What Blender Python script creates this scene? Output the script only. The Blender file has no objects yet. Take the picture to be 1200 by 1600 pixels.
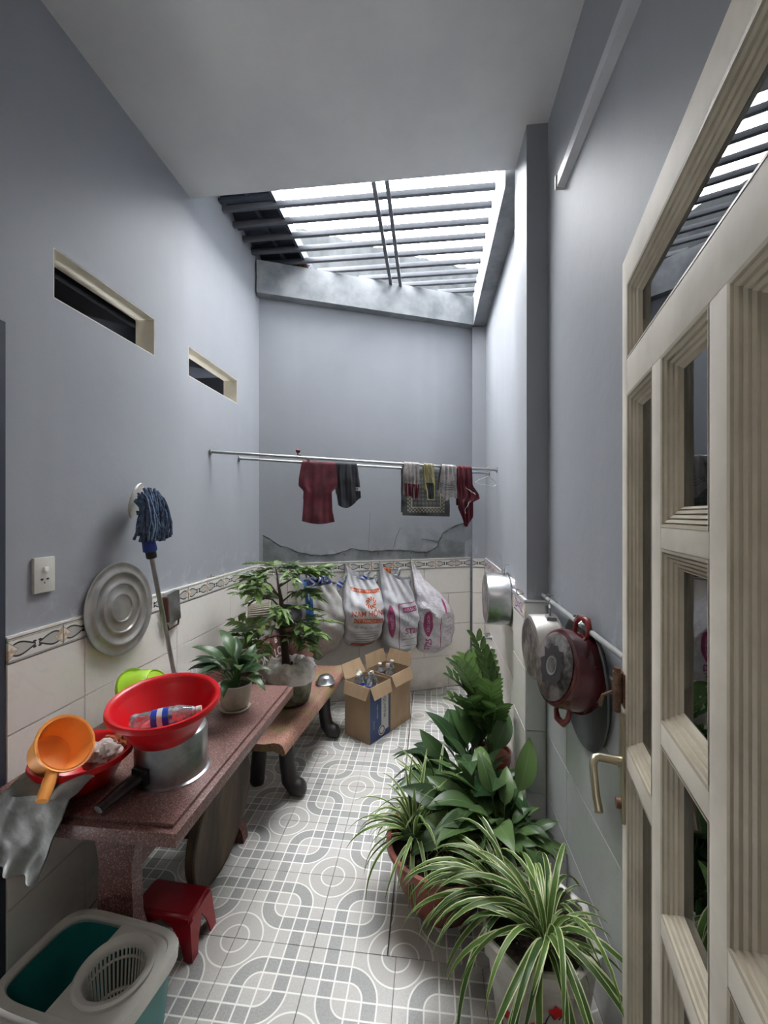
import bpy, bmesh, math, random
from math import sin, cos, pi, radians, hypot, atan2, sqrt
from mathutils import Vector, Matrix, noise
from mathutils.bvhtree import BVHTree
random.seed(7)
S = bpy.context.scene
COL = S.collection

# ------------------------------------------------------------------ camera, sky, exposure
cam = bpy.data.cameras.new('camera'); camo = bpy.data.objects.new('camera', cam); COL.objects.link(camo)
cam.sensor_fit = 'VERTICAL'; cam.sensor_height = 24; cam.lens = 9.75; cam.clip_start = 0.02
cam.shift_y = 5/1600
camo.location = (0, 0, 1.57); camo.rotation_euler = (pi/2, 0, radians(6.32))
S.camera = camo
w = bpy.data.worlds.new('overcast_sky'); S.world = w; w.use_nodes = True
bg = w.node_tree.nodes['Background']; bg.inputs[0].default_value = (0.97, 0.985, 1.0, 1)
_tc = w.node_tree.nodes.new('ShaderNodeTexCoord'); _sx = w.node_tree.nodes.new('ShaderNodeSeparateXYZ'); _mr = w.node_tree.nodes.new('ShaderNodeMapRange')
w.node_tree.links.new(_tc.outputs['Generated'], _sx.inputs[0]); w.node_tree.links.new(_sx.outputs[2], _mr.inputs[0]); w.node_tree.links.new(_mr.outputs[0], bg.inputs[1])
_mr.inputs[3].default_value = 6.0; _mr.inputs[4].default_value = 14.0   # overcast sky: the zenith is the brightest part
S.view_settings.view_transform = 'Standard'; S.view_settings.look = 'None'
S.view_settings.gamma = 1; S.view_settings.use_curve_mapping = False
S.view_settings.exposure = 1.6

la = bpy.data.lights.new('indoor_fill_light', 'AREA'); la.shape = 'DISK'; la.size = .4; la.energy = 3.5; la.color = (1, .90, .80)  # added warm fill behind the camera; no lamp is seen there
lao = bpy.data.objects.new('indoor_fill_light', la); COL.objects.link(lao); lao.location = (-.45, -1.0, 3.33)

# ------------------------------------------------------------------ helpers
def tag(o, label=None, cat=None, group=None, kind=None):
    if label: o['label'] = label
    if cat: o['category'] = cat
    if group: o['group'] = group
    if kind: o['kind'] = kind
    return o
def empty(name, label, cat, loc=(0, 0, 0), rot=(0, 0, 0), group=None):
    o = bpy.data.objects.new(name, None); COL.objects.link(o); o.empty_display_size = .05
    o.location = loc; o.rotation_euler = rot
    return tag(o, label, cat, group)
def inst(name, me, parent=None, loc=(0, 0, 0), rot=(0, 0, 0), sc=(1, 1, 1)):
    o = bpy.data.objects.new(name, me); COL.objects.link(o); o.parent = parent
    o.location = loc; o.rotation_euler = rot; o.scale = sc
    return o
def copy_tree(o, parent=None):
    c = o.copy(); COL.objects.link(c)
    if parent: c.parent = parent
    for ch in list(o.children): copy_tree(ch, c)
    return c
def lerp(a, b, t): return a + (b-a)*t
def interp(tab, x):
    if x <= tab[0][0]: return tab[0][1]
    for (a, va), (b, vb) in zip(tab, tab[1:]):
        if x <= b: return lerp(va, vb, (x-a)/(b-a))
    return tab[-1][1]
def sm(a, b, x):
    t = max(0, min(1, (x-a)/(b-a))); return t*t*(3-2*t)

class MB:
    def __init__(s): s.v = []; s.f = []; s.m = []; s.uv = {}
    def add(s, vs, fs, mi=0, M=None):
        n = len(s.v)
        s.v += [tuple(M @ Vector(p)) if M else tuple(p) for p in vs]
        for f in fs: s.f.append([n+i for i in f]); s.m.append(mi)
        return s
    def box(s, a, b, mi=0, M=None):
        x0, y0, z0 = a; x1, y1, z1 = b
        return s.add([(x0,y0,z0),(x1,y0,z0),(x1,y1,z0),(x0,y1,z0),(x0,y0,z1),(x1,y0,z1),(x1,y1,z1),(x0,y1,z1)],
              [(0,3,2,1),(4,5,6,7),(0,1,5,4),(1,2,6,5),(2,3,7,6),(3,0,4,7)], mi, M)
    def cbox(s, a, b, c=.003, mi=0, M=None):       # box with chamfered edges
        bm = bmesh.new(); r = bmesh.ops.create_cube(bm, size=1)
        for v in bm.verts: v.co = Vector([lerp(a[i], b[i], v.co[i]+.5) for i in range(3)])
        bmesh.ops.bevel(bm, geom=bm.edges[:], offset=c, segments=2, affect='EDGES', profile=.6)
        s.bm(bm, mi, M); return s
    def bm(s, bm, mi=0, M=None):
        bm.verts.index_update(); s.add([v.co for v in bm.verts], [[v.index for v in f.verts] for f in bm.faces], mi, M); bm.free()
    def prism(s, poly, z0, z1, mi=0, M=None):      # poly CCW in xy
        n = len(poly)
        vs = [(x, y, z0) for x, y in poly]+[(x, y, z1) for x, y in poly]
        fs = [tuple(range(n-1, -1, -1)), tuple(range(n, 2*n))]+[(i, (i+1) % n, n+(i+1) % n, n+i) for i in range(n)]
        return s.add(vs, fs, mi, M)
    def lathe(s, prof, seg=32, mi=0, M=None, close=False):
        vs = []; fs = []; k = len(prof)
        for i in range(seg):
            a = 2*pi*i/seg
            for r, z in prof: vs.append((r*cos(a), r*sin(a), z))
        for i in range(seg):
            j = (i+1) % seg
            for q in range(k if close else k-1):
                q2 = (q+1) % k
                fs.append((i*k+q, j*k+q, j*k+q2, i*k+q2))
        s.add(vs, fs, mi, M)
        if not close:
            n0 = len(s.v)-len(vs)
            if prof[0][0] > 1e-4 and prof[0][0] < .5 and getattr(s, 'cap', True): pass
        return s
    def disc(s, r, z, seg=32, mi=0, M=None, up=True):
        f = list(range(seg)); 
        return s.add([(r*cos(2*pi*i/seg), r*sin(2*pi*i/seg), z) for i in range(seg)], [f if up else f[::-1]], mi, M)
    def tube(s, pts, r, seg=8, mi=0, M=None, caps=True):
        pts = [Vector(p) for p in pts]; n = len(pts); rr = r if isinstance(r, (list, tuple)) else [r]*n
        vs = []; fs = []
        T = (pts[1]-pts[0]).normalized(); ref = Vector((0, 0, 1)) if abs(T.z) < .9 else Vector((1, 0, 0))
        N = T.cross(ref).normalized()
        for i, p in enumerate(pts):
            if i == 0: T = (pts[1]-pts[0]).normalized()
            elif i == n-1: T = (pts[-1]-pts[-2]).normalized()
            else: T = ((pts[i+1]-p).normalized()+(p-pts[i-1]).normalized()).normalized()
            N = (N-T*N.dot(T)).normalized(); B = T.cross(N)
            for k in range(seg):
                a = 2*pi*k/seg; vs.append(p+N*(rr[i]*cos(a))+B*(rr[i]*sin(a)))
        for i in range(n-1):
            for k in range(seg):
                k2 = (k+1) % seg; fs.append((i*seg+k, i*seg+k2, (i+1)*seg+k2, (i+1)*seg+k))
        if caps: fs.append(tuple(range(seg-1, -1, -1))); fs.append(tuple((n-1)*seg+k for k in range(seg)))
        return s.add(vs, fs, mi, M)
    def ring(s, R, r, z=0, seg=40, rs=8, mi=0, M=None, a0=0, a1=2*pi):
        if a1-a0 > 6.28:
            return s.lathe([(R+r*cos(2*pi*k/rs), z+r*sin(2*pi*k/rs)) for k in range(rs)], seg, mi, M, close=True)
        return s.tube([(R*cos(lerp(a0,a1,i/seg)), R*sin(lerp(a0,a1,i/seg)), z) for i in range(seg+1)], r, rs, mi, M)
    def grid(s, P, nu, nv, mi=0, M=None, wrap=False, uv=False):
        n = len(s.v); vs = [P(i/nu if not wrap else i/nu, j/nv) for j in range(nv+1) for i in range(nu if wrap else nu+1)]
        W = nu if wrap else nu+1
        fs = [(j*W+i, j*W+(i+1) % W, (j+1)*W+(i+1) % W, (j+1)*W+i) for j in range(nv) for i in range(nu)]
        return s.add(vs, fs, mi, M)
    def mesh(s, name, mats, smooth=True, recalc=True):
        me = bpy.data.meshes.new(name); me.from_pydata(s.v, [], s.f)
        for m in (mats if isinstance(mats, (list, tuple)) else [mats]): me.materials.append(m)
        me.polygons.foreach_set('material_index', s.m)
        if recalc:
            b = bmesh.new(); b.from_mesh(me); bmesh.ops.recalc_face_normals(b, faces=b.faces[:]); b.to_mesh(me); b.free()
        if smooth:
            me.polygons.foreach_set('use_smooth', [True]*len(me.polygons))
            try: me.set_sharp_from_angle(angle=radians(smooth if smooth is not True else 38))
            except Exception: pass
        me.update(); return me
    def build(s, name, mats, parent=None, smooth=True, loc=(0, 0, 0), rot=(0, 0, 0), recalc=True, **t):
        o = inst(name, s.mesh(name, mats, smooth, recalc), parent, loc, rot)
        if t: tag(o, **t)
        return o
def T(loc=(0, 0, 0), rot=(0, 0, 0), sc=None):
    M = Matrix.Translation(loc)
    from mathutils import Euler
    M = M @ Euler(rot).to_matrix().to_4x4()
    if sc: M = M @ Matrix.Diagonal((*sc, 1))
    return M
def axis_to(d, loc=(0, 0, 0)):                     # matrix taking +Z to direction d
    return Matrix.Translation(loc) @ Vector(d).to_track_quat('Z', 'Y').to_matrix().to_4x4()

# ------------------------------------------------------------------ materials
class V:                                           # tiny maths on shader sockets
    def __init__(s, nt, sock): s.nt = nt; s.s = sock
    def _m(s, op, b=None, c=None):
        n = s.nt.nodes.new('ShaderNodeMath'); n.operation = op
        for i, q in enumerate((s, b, c)):
            if q is None: continue
            if isinstance(q, V): s.nt.links.new(q.s, n.inputs[i])
            else: n.inputs[i].default_value = q
        return V(s.nt, n.outputs[0])
    def __add__(s, o): return s._m('ADD', o)
    def __sub__(s, o): return s._m('SUBTRACT', o)
    def __mul__(s, o): return s._m('MULTIPLY', o)
    def __truediv__(s, o): return s._m('DIVIDE', o)
    def lt(s, o): return s._m('LESS_THAN', o)
    def gt(s, o): return s._m('GREATER_THAN', o)
    def abs(s): return s._m('ABSOLUTE')
    def max(s, o): return s._m('MAXIMUM', o)
    def min(s, o): return s._m('MINIMUM', o)
    def pp(s, o=1.0): return s._m('PINGPONG', o)
    def fr(s): return s._m('FRACT')
    def sqrt(s): return s._m('SQRT')
    def sin(s): return s._m('SINE')
    def pow(s, o): return s._m('POWER', o)
    def near(s, c, wd, soft): # 1 near value c
        return ((s-c).abs()*(-1/soft)+(wd/soft)).max(0.0).min(1.0)
    def step(s, a, b):
        n = s.nt.nodes.new('ShaderNodeMapRange'); n.interpolation_type = 'SMOOTHSTEP'
        s.nt.links.new(s.s, n.inputs[0]); n.inputs[1].default_value = a; n.inputs[2].default_value = b
        return V(s.nt, n.outputs[0])
MATS = {}
def new_mat(name):
    m = bpy.data.materials.new(name); m.use_nodes = True; nt = m.node_tree
    return m, nt, nt.nodes['Principled BSDF']
def mixc(nt, fac, a, b):
    n = nt.nodes.new('ShaderNodeMix'); n.data_type = 'RGBA'
    for i, q in ((0, fac), (6, a), (7, b)):
        if isinstance(q, V): nt.links.new(q.s, n.inputs[i])
        elif hasattr(q, 'is_linked'): nt.links.new(q, n.inputs[i])
        else: n.inputs[i].default_value = q if i == 0 else (*q[:3], 1)
    return n.outputs[2]
def coord(nt, kind='Object'):
    if kind == 'Position':
        return nt.nodes.new('ShaderNodeNewGeometry').outputs['Position']
    return nt.nodes.new('ShaderNodeTexCoord').outputs[kind]
def nz(nt, co, scale, detail=3, rough=.5, dist=0, sc3=None):
    if sc3:
        mp = nt.nodes.new('ShaderNodeMapping'); mp.inputs['Scale'].default_value = sc3; nt.links.new(co, mp.inputs[0]); co = mp.outputs[0]
    n = nt.nodes.new('ShaderNodeTexNoise'); n.inputs['Scale'].default_value = scale; n.inputs['Detail'].default_value = detail
    n.inputs['Roughness'].default_value = rough; n.inputs['Distortion'].default_value = dist
    nt.links.new(co, n.inputs['Vector']); return V(nt, n.outputs['Fac'])
def bump(nt, b, h, strength=.3, dist=.005):
    n = nt.nodes.new('ShaderNodeBump'); n.inputs['Strength'].default_value = strength; n.inputs['Distance'].default_value = dist
    nt.links.new(h.s, n.inputs['Height']); nt.links.new(n.outputs[0], b.inputs['Normal'])
def srgb(r, g, b):
    f = lambda c: (c/255/12.92) if c/255 <= .04045 else ((c/255+.055)/1.055)**2.4
    return (f(r), f(g), f(b))
def mat(name, col, rough=.5, metal=0, col2=None, scale=20, amt=1, bmp=0, bscale=None, co='Object', spec=None, trans=0, sub=0, dist=.004, sc3=None, coat=0):
    if name in MATS: return MATS[name]
    m, nt, b = new_mat(name); MATS[name] = m
    b.inputs['Roughness'].default_value = rough; b.inputs['Metallic'].default_value = metal
    if spec is not None: b.inputs['Specular IOR Level'].default_value = spec
    if trans: b.inputs['Transmission Weight'].default_value = trans
    if coat: b.inputs['Coat Weight'].default_value = coat; b.inputs['Coat Roughness'].default_value = .08
    c = coord(nt, co)
    n = nz(nt, c, scale, 4, .6, sc3=sc3)
    f = n.step(.35, .68)*amt
    if col2 is None: col2 = tuple(x*.86 for x in col)
    nt.links.new(mixc(nt, f, col, col2), b.inputs['Base Color'])
    if bmp: bump(nt, b, nz(nt, c, bscale or scale*2, 3, sc3=sc3), bmp, dist)
    return m

def wall_paint(name, base, stains=False):
    m, nt, b = new_mat(name); c = coord(nt, 'Position')
    sep = nt.nodes.new('ShaderNodeSeparateXYZ'); nt.links.new(c, sep.inputs[0]); z = V(nt, sep.outputs[2]); x = V(nt, sep.outputs[0])
    big = nz(nt, c, 1.6, 4, .6).step(.3, .7); streak = nz(nt, c, 3, 3, .5, sc3=(1, 1, .12)).step(.52, .75)
    col = mixc(nt, big*.35, base, tuple(q*.84 for q in base))
    col = mixc(nt, streak*.10, col, (.55, .58, .6))
    # chalky salt bloom just above the tiles
    lo = (z*-1+1.40).step(0, .22)*nz(nt, c, 9, 5, .65, .6).step(.5, .68)
    col = mixc(nt, lo*.55, col, (.50, .52, .55))
    if stains:
        d = (z*-1+1.62).step(0, .35)*(x+.9).step(0, 1.0)*nz(nt, c, 4, 5, .65, .5).step(.38, .62)
        col = mixc(nt, d*.55, col, (.115, .118, .11))
        d2 = (z*-1+1.5).step(0, .3)*nz(nt, c, 14, 5, .7).step(.6, .72)
        col = mixc(nt, d2*.4, col, (.33, .35, .36))
    nt.links.new(col, b.inputs['Base Color']); b.inputs['Roughness'].default_value = .55
    b.inputs['Specular IOR Level'].default_value = .35
    bump(nt, b, nz(nt, c, 12, 5, .6)+nz(nt, c, 90, 2)*.15, .25, .006)
    return m
BLUE = srgb(155, 158, 164)
M_wall = wall_paint('blue_grey_paint', BLUE)
M_wallb = wall_paint('blue_grey_paint_stained', BLUE, True)
M_ceil = mat('ceiling_paint', srgb(218, 218, 218), .7, col2=srgb(208, 208, 210), scale=2, bmp=.1, bscale=60, co='Position')
M_beam = mat('beam_plaster', srgb(140, 143, 147), .7, col2=srgb(112, 116, 121), scale=5, bmp=.3, bscale=25, co='Position')
M_reveal = mat('cream_reveal', srgb(226, 220, 206), .7, scale=6)
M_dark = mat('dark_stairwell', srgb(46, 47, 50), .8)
M_plaster = mat('grey_cement', srgb(133, 137, 140), .75, col2=srgb(105, 109, 110), scale=7, bmp=.5, bscale=30, co='Position')
M_grout = mat('grout', srgb(96, 92, 86), .9, scale=8, co='Position')

def floor_mat():
    m, nt, b = new_mat('patterned_floor_tile'); c = coord(nt, 'Position')
    sep = nt.nodes.new('ShaderNodeSeparateXYZ'); nt.links.new(c, sep.inputs[0]); X = V(nt, sep.outputs[0]); Y = V(nt, sep.outputs[1])
    shift = X.gt(-.152)*Y.gt(1.475)*.03
    u = ((X-shift+.42+3.0)/.3+1).pp(1.0); v = ((Y-1.775+6.0)/.3+1).pp(1.0)
    # circles at corner (1,1) and (0,0) of the mirrored cell
    a = (u-.5); bb = (v-.5); rounded = (a*bb).gt(0.0)
    a = a.abs(); bb = bb.abs()
    r = (a*a+bb*bb).sqrt(); rc = ((a-.5)*(a-.5)+(bb-.5)*(bb-.5)).sqrt()
    W = .013; sf = .008
    lr = r.near(1/6, W, sf).max(r.near(1/3, W, sf)).max(rc.near(1/6, W, sf)).max(rc.near(1/3, W, sf))
    ls = a.near(1/6, W, sf).max(a.near(1/3, W, sf)).max(bb.near(1/6, W, sf)).max(bb.near(1/3, W, sf))
    cross = a.near(0, W, sf).max(bb.near(0, W, sf))
    line = (lr*rounded).max(ls*(rounded*-1+1)).max(cross)
    dr = r.gt(1/6)*r.lt(1/3)
    ds = (a.gt(1/6)*a.lt(1/3)).max(bb.gt(1/6)*bb.lt(1/3))
    dark = (dr*rounded).max(ds*(rounded*-1+1))
    mid = rounded*rc.lt(1/3)
    sp = nz(nt, c, 160, 3, .8).step(.3, .7); blot = nz(nt, c, 2.2, 3).step(.3, .7)
    light = mixc(nt, sp, srgb(206, 204, 200), srgb(188, 187, 184))
    col = mixc(nt, mid*.6, light, srgb(186, 183, 179))
    col = mixc(nt, dark, col, mixc(nt, sp, srgb(172, 172, 170), srgb(148, 149, 149)))
    col = mixc(nt, line, col, srgb(246, 246, 242))
    col = mixc(nt, blot*.18, col, srgb(150, 142, 125))
    nt.links.new(col, b.inputs['Base Color'])
    ro = nz(nt, c, 6, 3)*.2+.24; nt.links.new(ro.s, b.inputs['Roughness'])
    bump(nt, b, nz(nt, c, 60, 3)+line*.3, .06, .002)
    return m
M_floor = floor_mat()
def wtile_mat(name, base, dirt=.3):
    m, nt, b = new_mat(name); c = coord(nt, 'Position')
    sep = nt.nodes.new('ShaderNodeSeparateXYZ'); nt.links.new(c, sep.inputs[0]); z = V(nt, sep.outputs[2])
    n = nz(nt, c, 3.5, 4, .6).step(.35, .7); vein = nz(nt, c, 5, 5, .6, 1.5).near(.5, .03, .03)
    col = mixc(nt, n*.3, base, tuple(q*.86 for q in base)); col = mixc(nt, vein*.18, col, tuple(q*.75 for q in base))
    g = (z*-1+.25).step(0, .25)*nz(nt, c, 7, 4).step(.35, .65)
    col = mixc(nt, g*dirt, col, srgb(120, 112, 95))
    oi = nt.nodes.new('ShaderNodeObjectInfo'); rnd = V(nt, oi.outputs['Random'])
    col = mixc(nt, rnd*.12, col, tuple(q*.82 for q in base))
    nt.links.new(col, b.inputs['Base Color']); b.inputs['Roughness'].default_value = .16
    bump(nt, b, nz(nt, c, 10, 2), .05, .003)
    return m
M_wt = wtile_mat('white_wall_tile', srgb(236, 231, 224))
M_wt2 = wtile_mat('pale_grey_wall_tile', srgb(204, 206, 206))
def border_mat(name, horiz, ink, paper, lens):
    m, nt, b = new_mat(name); c = coord(nt, 'Object')
    sep = nt.nodes.new('ShaderNodeSeparateXYZ'); nt.links.new(c, sep.inputs[0]); X = V(nt, sep.outputs[0]); Z = V(nt, sep.outputs[2])
    s = X.abs()/.1                                   # 0 at tile centre (dots) .. 1 at ends (diamonds)
    k = 1-0
    q = (s*-1+1)                                     # 0 at diamond
    zz = Z.abs()/.04
    wv = ((q*pi)._m('POWER', .8)).sin()*.0
    wv = (s*pi*.93).sin()*(s*.7+.32)*.74             # lens half-height
    curve = (zz-wv).abs().lt(.075)*s.gt(.06)*s.lt(.97)
    inside = zz.lt(wv)*s.gt(.05)
    dia = (q*1.35+zz*.62).lt(.42); diae = (q*1.35+zz*.62).lt(.48)
    dx = (s-.10); dz = (zz-.24); dots = (dx*dx*1.0+dz*dz*.55).lt(.0052)
    rim = zz.gt(.80)*zz.lt(.86); rim2 = zz.gt(.86)
    col = mixc(nt, inside, paper, lens)
    col = mixc(nt, curve, col, ink); col = mixc(nt, diae, col, tuple(x*.5 for x in paper)); col = mixc(nt, dia, col, mixc(nt, nz(nt, c, 60).step(.4, .6), srgb(196, 170, 145), srgb(225, 220, 205)))
    col = mixc(nt, dots, col, ink); col = mixc(nt, rim, col, tuple(x*.4 for x in paper)); col = mixc(nt, rim2, col, tuple(x*.85 for x in paper))
    nt.links.new(col, b.inputs['Base Color']); b.inputs['Roughness'].default_value = .2
    return m
M_bord = border_mat('border_tile', True, srgb(62, 60, 66), srgb(222, 219, 212), srgb(186, 184, 180))
M_bordp = border_mat('border_tile_plum', True, srgb(104, 78, 110), srgb(214, 205, 208), srgb(172, 150, 172))

def terrazzo(name, base, moss=0):
    m, nt, b = new_mat(name); c = coord(nt, 'Object')
    vo = nt.nodes.new('ShaderNodeTexVoronoi'); vo.inputs['Scale'].default_value = 330; nt.links.new(c, vo.inputs['Vector'])
    sep = nt.nodes.new('ShaderNodeSeparateColor'); nt.links.new(vo.outputs['Color'], sep.inputs[0]); r = V(nt, sep.outputs[0]); g = V(nt, sep.outputs[1])
    col = mixc(nt, nz(nt, c, 5, 3).step(.3, .7), base, tuple(q*.75 for q in base))
    col = mixc(nt, r.gt(.78)*.38, col, srgb(195, 155, 150)); col = mixc(nt, g.gt(.72)*.6, col, srgb(60, 36, 34))
    if moss:
        mo = nz(nt, c, 6, 5, .65).step(.48, .62)*moss
        col = mixc(nt, mo, col, srgb(122, 118, 62))
        col = mixc(nt, nz(nt, c, 3, 4).step(.5, .65)*.5, col, srgb(176, 150, 132))
    nt.links.new(col, b.inputs['Base Color']); b.inputs['Roughness'].default_value = .38 if not moss else .75
    bump(nt, b, nz(nt, c, 120, 2), .15, .002)
    return m
M_terr = terrazzo('terrazzo_red', srgb(122, 90, 84)); M_terrm = terrazzo('terrazzo_mossy', srgb(168, 122, 104), .8)
M_terrd = terrazzo('terrazzo_dark', srgb(92, 52, 44)); M_black = mat('black_stone', srgb(38, 34, 33), .5, bmp=.3)

def glass_mat(name, tint, refl_rough=.01, ior=1.5, haze=.0):
    m, nt, b = new_mat(name); nt.nodes.remove(b); out = nt.nodes['Material Output']
    tr = nt.nodes.new('ShaderNodeBsdfTransparent'); tr.inputs[0].default_value = (*tint, 1)
    gl = nt.nodes.new('ShaderNodeBsdfGlossy'); gl.inputs['Roughness'].default_value = refl_rough
    fr = nt.nodes.new('ShaderNodeFresnel'); fr.inputs[0].default_value = ior
    mx = nt.nodes.new('ShaderNodeMixShader'); nt.links.new(fr.outputs[0], mx.inputs[0]); nt.links.new(tr.outputs[0], mx.inputs[1]); nt.links.new(gl.outputs[0], mx.inputs[2])
    last = mx.outputs[0]
    if haze:
        df = nt.nodes.new('ShaderNodeBsdfDiffuse'); df.inputs[0].default_value = (.75, .78, .82, 1)
        m2 = nt.nodes.new('ShaderNodeMixShader'); f = nz(nt, coord(nt), 30, 3).step(.3, .8)*haze; nt.links.new(f.s, m2.inputs[0])
        nt.links.new(last, m2.inputs[1]); nt.links.new(df.outputs[0], m2.inputs[2]); last = m2.outputs[0]
    nt.links.new(last, out.inputs[0]); return m
M_glass = glass_mat('door_glass', (.80, .86, .88), .01, 2.3); M_pet = glass_mat('clear_bottle_plastic', (.86, .89, .92), .12, 1.6, .55)
M_bagclear = glass_mat('thin_clear_film', (.75, .78, .78), .25, 1.6, .8)

M_cream = mat('cream_gloss_paint', srgb(228, 220, 206), .62, col2=srgb(208, 200, 186), scale=5, bmp=.12, bscale=18, co='Position')
def mould_mat():
    return mat('beige_moulding', srgb(196, 187, 166), .45, col2=srgb(176, 166, 146), scale=8, co='Position')
M_mould = mould_mat()
M_alu = mat('aluminium', srgb(196, 198, 200), .34, 1, col2=srgb(150, 152, 154), scale=9, bmp=.12, bscale=40)
M_aluw = mat('worn_aluminium', srgb(186, 183, 178), .42, .7, col2=srgb(158, 154, 150), scale=7, bmp=.12, bscale=30)
M_steel = mat('galvanised_steel', srgb(170, 172, 174), .4, .9, scale=20)
M_bar = mat('grey_painted_steel', srgb(92, 94, 100), .5, .2, scale=20)
M_navy = mat('dark_blue_grey_metal', srgb(58, 64, 76), .6, .1, scale=6)
M_red = mat('red_plastic', (.62, .006, .012), .32, scale=4, amt=.3)
M_redd = mat('dark_red_plastic', (.30, .008, .018), .35, scale=4, amt=.4)
M_enamel = mat('dark_red_enamel', (.085, .008, .012), .2, col2=(.03, .006, .008), scale=8, coat=.6)
M_soot = mat('sooty_pan_base', srgb(150, 145, 142), .4, .7, col2=srgb(50, 46, 44), scale=16, bmp=.2)
M_green = mat('lime_plastic', (.34, .55, .03), .35, scale=4, amt=.3)
M_orange = mat('orange_plastic', (1.0, .42, .10), .4, scale=4, amt=.3)
M_teal = mat('teal_plastic', srgb(30, 122, 120), .4, scale=6, amt=.5)
M_white = mat('off_white_plastic', srgb(205, 204, 196), .4, scale=8, amt=.6)
M_grub = mat('grubby_white_plastic', srgb(190, 186, 172), .5, col2=srgb(130, 122, 105), scale=18, amt=.7)
M_blk = mat('black_plastic', srgb(26, 24, 24), .4)
M_bluep = mat('blue_plastic', (.01, .045, .28), .4)
M_bluel = mat('blue_label', (.012, .05, .40), .35)
M_yarn = mat('blue_grey_yarn', srgb(92, 112, 138), .95, col2=srgb(52, 66, 90), scale=60, bmp=.6, bscale=200)
M_pot = mat('cream_ceramic', srgb(196, 190, 176), .4, col2=srgb(170, 160, 140), scale=8)
M_terra = mat('red_clay', srgb(150, 70, 56), .5, col2=srgb(92, 62, 50), scale=6, bmp=.2)
M_moss = mat('mossy_concrete', srgb(150, 147, 132), .9, col2=srgb(70, 72, 50), scale=9, bmp=1, bscale=40, dist=.01)
M_soil = mat('soil', srgb(48, 38, 30), 1, bmp=1, bscale=60, dist=.02)
M_card = mat('cardboard', srgb(176, 150, 120), .8, col2=srgb(158, 132, 104), scale=5, sc3=(1, 1, .3))
M_cardd = mat('cardboard_inner', srgb(150, 116, 82), .85, scale=5)
M_boxblue = mat('printed_navy', srgb(34, 62, 112), .5, scale=8, amt=.4)
M_boxwhite = mat('printed_pale', srgb(190, 188, 182), .55, scale=8, amt=.4)
M_ink = mat('printed_grey', srgb(60, 68, 84), .6)
M_sack = mat('woven_white_sack', srgb(205, 205, 208), .38, col2=srgb(185, 186, 192), scale=14, bmp=.35, bscale=28, dist=.008)
M_sackg = mat('woven_grey_sack', srgb(186, 184, 180), .5, col2=srgb(165, 163, 160), scale=12, bmp=.4, bscale=24, dist=.01)
M_film = mat('glossy_film_sack', srgb(208, 204, 208), .22, col2=srgb(190, 186, 192), scale=30, bmp=.9, bscale=60, dist=.01)
M_bluest = mat('blue_sack_stripe', srgb(38, 88, 142), .45)
M_orng = mat('orange_print', srgb(196, 88, 40), .5); M_plum = mat('plum_print', srgb(158, 60, 110), .5); M_gprint = mat('grey_print', srgb(120, 116, 122), .5)
M_wprint = mat('white_print', srgb(214, 210, 208), .5)
M_clothw = mat('off_white_cloth', srgb(222, 214, 208), .9, col2=srgb(170, 162, 156), scale=10, bmp=.4, bscale=30, dist=.01)
M_maroon = mat('maroon_cloth', srgb(92, 24, 38), .75, col2=srgb(70, 16, 28), scale=12, bmp=.3, bscale=25, dist=.008)
M_blkcloth = mat('black_cloth', srgb(40, 42, 48), .8, scale=12)
M_greycl = mat('grey_white_cloth', srgb(165, 160, 158), .9, col2=srgb(140, 134, 132), scale=30, bmp=.4, bscale=60)
M_olive = mat('olive_cloth', srgb(150, 142, 112), .9, scale=30); M_yell = mat('yellow_piping', srgb(196, 186, 110), .8); M_whcl = mat('white_piping', srgb(205, 200, 198), .8)
M_greyst = mat('blue_grey_stripe', srgb(86, 98, 116), .9)
M_stem = mat('green_stem', srgb(62, 92, 44), .5); M_wood = mat('bark', srgb(70, 54, 44), .9, bmp=.8, bscale=40)
M_woodd = mat('weathered_wood', srgb(100, 84, 66), .8, col2=srgb(56, 46, 38), scale=5, bmp=.5, bscale=20, sc3=(1, 1, .25))
M_rust = mat('rusty_bolt', srgb(124, 96, 76), .6, .5, col2=srgb(90, 62, 48), scale=30)
M_handle = mat('antique_steel_handle', srgb(190, 180, 155), .3, .9, scale=12)
M_tube = mat('batten_plastic', srgb(205, 207, 212), .35, scale=3)
M_pipe = mat('grey_pvc', srgb(150, 152, 150), .5); M_leafdry = mat('dry_leaves', srgb(122, 88, 62), .9, col2=srgb(90, 60, 44), scale=60)
M_lblock = mat('light_block_grey', srgb(134, 138, 140), .85, col2=srgb(108, 112, 115), scale=4, bmp=.4)  # used only on the unseen light-blocking walls
M_nroof = mat('weathered_grey_roof', srgb(74, 77, 79), .95, col2=srgb(56, 59, 61), scale=4, bmp=.4)
M_gum = mat('woven_ribbed_basket', srgb(150, 142, 130), .8, scale=30)

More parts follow.
